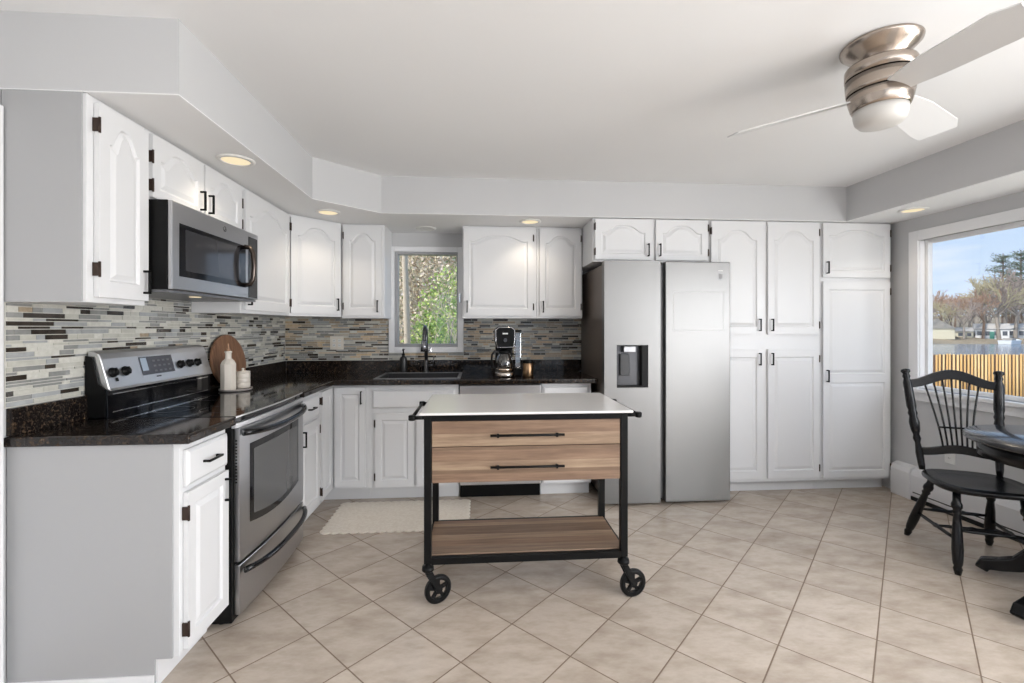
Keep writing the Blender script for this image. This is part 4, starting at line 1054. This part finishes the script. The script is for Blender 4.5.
def far_tree(kind, px, W_, zb, sc, label, rz):
    name, t_, c_, mt, mc = protos[kind]
    o = thing(name, label, 'tree', from_cam(px, W_, zb), rz, 'trees across the lake'); o.scale = (sc, sc, sc)
    for pr, ms in ((t_, mt), (c_, mc)):
        q = pr.copy(); COL.objects.link(q); q.parent = o
    return o
def proto(name, tr, cr, tm, cm):
    a = tr.build('trunk', tm); b = cr.build('crown', cm)
    for q in (a, b): COL.objects.unlink(q)
    protos.append((name, a, b, tm, cm))
for sd, (bk, tw) in enumerate([(0, 0), (1, 1), (0, 2)]):
    t_, c_ = bare_tree_mb(20 + sd, 12, .26, 5, .05); proto('bare_tree', t_, c_, M['bark'][bk], [M['bark'][bk], M['twig'][tw]])
M['needle'] = [mat('pine_green', srgb(96, 120, 86), .9), mat('pine_dark', srgb(72, 94, 68), .9)]
def pine(seed):
    rnd = random.Random(seed); tr = MB(); cr = MB(); H = 15
    tr.tube([(0, 0, -.5), (0, 0, H * .5), (0, 0, H)], [.3, .2, .05], 7, 0, False)
    for k_ in range(11):
        zz = H * (.36 + .64 * k_ / 11); R_ = 3.4 * (1 - k_ / 12) + .5
        for i in range(7):
            a = rnd.uniform(0, 2 * pi); e = Vector((cos(a) * R_ * rnd.uniform(.7, 1.1), sin(a) * R_ * rnd.uniform(.7, 1.1), zz + rnd.uniform(-.1, .7)))
            tr.tube([(0, 0, zz - .3), tuple(e)], [.06, .02], 3, 0, False)
            for j in range(46):
                c0 = Vector((0, 0, zz)).lerp(e, rnd.uniform(.25, 1.05)) + Vector((rnd.gauss(0, .35), rnd.gauss(0, .35), rnd.gauss(0, .13)))
                u = Vector((rnd.uniform(-1, 1), rnd.uniform(-1, 1), rnd.uniform(-.2, .4))).normalized() * .30; w_ = Vector((rnd.uniform(-1, 1), rnd.uniform(-1, 1), rnd.uniform(-.4, .4))).normalized() * .10
                cr.add([tuple(c0 - u), tuple(c0 + w_), tuple(c0 + u)], [(0, 1, 2)], rnd.choice([0, 1]))
    return tr, cr
t_, c_ = pine(5); proto('pine_tree', t_, c_, M['bark'][1], M['needle'])
random.seed(11)
tones = ['grey-mauve', 'rust-brown', 'olive-yellow']
spots = [(930, 97, 0), (941, 101, 1), (950, 94, 1), (960, 104, 0), (969, 96, 2), (978, 100, 0), (986, 93, 0), (995, 103, 2), (1004, 96, 0), (1013, 100, 1), (1022, 95, 0), (1034, 99, 2), (1046, 96, 0), (1060, 101, 1),
         (936, 112, 0), (955, 114, 1), (973, 116, 0), (991, 114, 0), (1010, 117, 1), (1028, 115, 0)]
where = ['at the window frame', 'second from the window frame', 'above the gable house', 'behind the low cream house', 'with arching branches left of centre', 'over the middle of the shore', 'leaning beside the boats', 'below the pines', 'under the tallest pine', 'beside the white house', 'at the right pane edge', 'beyond the pane edge', 'far past the pane edge', 'last along the shore']
spots += [(948, 91, 2), (964, 90, 0), (983, 91, 1), (999, 90, 2), (1015, 91, 0)]
for i, (px, W_, kd) in enumerate(spots):
    lab = 'bare %s tree on the far shore, %s' % (tones[kd], where[i] if i < 14 else ['back row behind the gable house', 'back row behind the low house', 'back row at mid shore', 'back row left of the pine', 'back row behind the pine', 'back row at the pane edge', 'front row beside the gable house', 'front row before the low house', 'front row left of the teal door', 'front row right of the teal door', 'front row by the covered boat'][i - 14])
    far_tree(kd, px, W_, -.6 if W_ < 110 else .9, random.uniform(.75, 1.15) * (1.08 if px > 985 else .80), lab, random.uniform(0, 6))
for i, (px, W_, sc) in enumerate([(1003, 105, 1.22), (1021, 108, 1.30), (1040, 106, 1.25), (984, 125, .85), (1012, 100, .8)]):
    far_tree(3, px, W_, 0, sc, 'green pine on the far shore, ' + ['tallest against the sky', 'right of the tallest pine', 'outside the pane edge', 'small one left of the tallest', 'short one in front of the tall pines'][i], i * 1.3)
def house(px, W_, w, d, h, rh, rz, wall, roof, label, door=None):
    c = thing('house', label, 'house', from_cam(px, W_, -1.0), rz); c.scale = (.72, .72, .72)
    MB().box(-w / 2, w / 2, -d / 2, d / 2, 0, h).build('walls', wall, c)
    m = MB(); m.profx([(-d / 2 - .4, h - .1), (d / 2 + .4, h - .1), (0, h + rh)], -w / 2 - .3, w / 2 + .3); m.build('roof', roof, c)
    for x in [(-w / 2 + w * (i + .5) / 4) for i in range(4)]:
        if door is not None and abs(x - door) < .5: continue
        MB().box(x - .45, x + .45, -d / 2 - .05, -d / 2, h * .35, h * .75).build('window', mat('dark_pane', (.08, .09, .11), .2), c)
    if door is not None: MB().box((door or 0) - .45, (door or 0) + .45, -d / 2 - .06, -d / 2, 0, h * .72).build('door', mat('house_door', srgb(70, 150, 130), .5), c)
wc, wwh = mat('cream_siding', srgb(206, 200, 178), .8), mat('white_siding', srgb(228, 228, 228), .8)
rg, rb = mat('grey_roof', srgb(150, 146, 140), .9), mat('pale_roof', srgb(190, 186, 182), .9)
house(937, 92, 5, 7, 3.0, 2.6, R90 - .8, wc, rg, 'small grey-roofed cream house at the left of the far shore')
house(955, 95, 7, 5, 2.2, 1.0, -.75, wc, rb, 'long low cream house behind the bare trees')
house(991, 92, 6.5, 5, 2.9, 1.4, -.8, wwh, rb, 'white house with a teal door on the shore', 0.0)
house(1016, 93, 8, 5, 3.0, 1.3, -.9, wwh, rb, 'white house at the right end of the shore')
def boat(px, label):
    c = thing('boat', label, 'boat', from_cam(px, 83, -1.72), .4)
    m = MB(); m.add([(-2.4, -.8, 0), (2.0, -.8, 0), (3.2, 0, .2), (2.0, .8, 0), (-2.4, .8, 0), (-2.5, -.9, .7), (2.2, -.9, .7), (3.6, 0, .9), (2.2, .9, .7), (-2.5, .9, .7)],
                    [(0, 1, 2, 3, 4), (0, 1, 6, 5), (1, 2, 7, 6), (2, 3, 8, 7), (3, 4, 9, 8), (4, 0, 5, 9), (5, 6, 7, 8, 9)]); m.build('hull', wwh, c)
    MB().box(-1.2, .6, -.6, .6, .72, 1.1).build('cover', rg, c)
boat(1010, 'white covered boat moored at the far shore')

# shrubs and trunk outside the small window
def leaf_cloud(seed, n, rx, ry, rz_, size, k_=1.0):
    rnd = random.Random(seed); mb = MB()
    for _ in range(n):
        u = Vector((rnd.gauss(0, 1), rnd.gauss(0, 1), rnd.gauss(0, 1))).normalized() * (rnd.random() ** .45)
        p = Vector((u.x * rx, u.y * ry, u.z * rz_ + rz_))
        a = Vector((rnd.uniform(-1, 1), rnd.uniform(-1, 1), rnd.uniform(-1, 1))).normalized() * size; b = a.cross(Vector((rnd.uniform(-1, 1), rnd.uniform(-1, 1), rnd.uniform(-1, 1)))).normalized() * size * .55
        mb.add([tuple(p - a), tuple(p + b), tuple(p + a), tuple(p - b)], [(0, 1, 2, 3)], rnd.choice([0, 0, 1, 2]))
    return mb
G = [mat('leaf_green', srgb(158, 188, 88), .7), mat('leaf_yellow_green', srgb(205, 216, 118), .7), mat('leaf_deep_green', srgb(104, 138, 66), .7)]
Tn = [mat('dry_leaf_tan', srgb(232, 220, 190), .8), mat('dry_leaf_pink', srgb(236, 218, 204), .8), mat('dry_leaf_brown', srgb(176, 152, 122), .8)]
def shrub(name, label, px, W_, zb, rx, rz_, n, size, mats, seed, stem_m):
    c = thing(name, label, 'shrub' if 'shrub' in name else 'tree', from_cam(px, W_, zb))
    leaf_cloud(seed, n, rx, rx * .7, rz_, size).build('foliage', mats, c)
    rnd = random.Random(seed); m = MB()
    for i in range(9):
        e = Vector((rnd.uniform(-1, 1) * rx * .8, rnd.uniform(-.5, .5) * rx, rz_ * rnd.uniform(1.1, 1.9))); m.tube([(0, 0, -.3), tuple(e * .5 + Vector((0, 0, .1))), tuple(e)], [.03, .02, .008], 5)
    m.build('stem', stem_m, c)
shrub('evergreen_shrub', 'bright green shrub filling the lower half of the small window', 438, 6.5, -.55, .62, 1.05, 8000, .028, G, 1, M['bark'][0])
shrub('evergreen_shrub', 'taller green shrub behind, at the right of the small window', 452, 8.0, -.5, .75, 1.45, 7000, .034, [G[0], G[1], Tn[0]], 2, M['bark'][0])
shrub('flowering_tree', 'pale pinkish-tan tree filling the top of the small window', 425, 10.5, .6, 1.4, 1.7, 6500, .045, Tn, 3, M['bark'][2])
shrub('flowering_tree', 'tan and green tree behind the birch trunk at the left', 400, 12.5, -.6, 1.8, 2.4, 6500, .08, [Tn[0], G[2], Tn[2]], 4, M['bark'][2])
shrub('evergreen_tree', 'deep green tree furthest behind the small window', 445, 15.5, -.6, 2.6, 3.0, 7500, .11, [G[2], G[0], Tn[2]], 5, M['bark'][1])
t_, c_ = bare_tree_mb(77, 5.0, .05, 5, .008)
c = thing('birch_tree', 'slim pale birch trunk at the left of the small window', 'tree', from_cam(406, 5.6, -.5))
m = MB(); m.tube([(0, 0, -.2), (.02, 0, 1.5), (-.03, 0, 3.2), (0, 0, 4.6)], [.042, .04, .034, .025], 10); m.build('trunk', M['bark'][2], c)
t_, c_ = bare_tree_mb(80, 3.0, .012, 4, .004)
c = thing('bare_sapling', 'thin leafless sapling crossing in front of the green shrub', 'tree', from_cam(446, 5.4, -.5))
m = MB(); m.tube([(0, 0, -.2), (.05, 0, .9)], [.014, .012], 7); m.build('trunk', M['bark'][2], c); c_.build('crown', [M['bark'][2], M['bark'][2]], c)
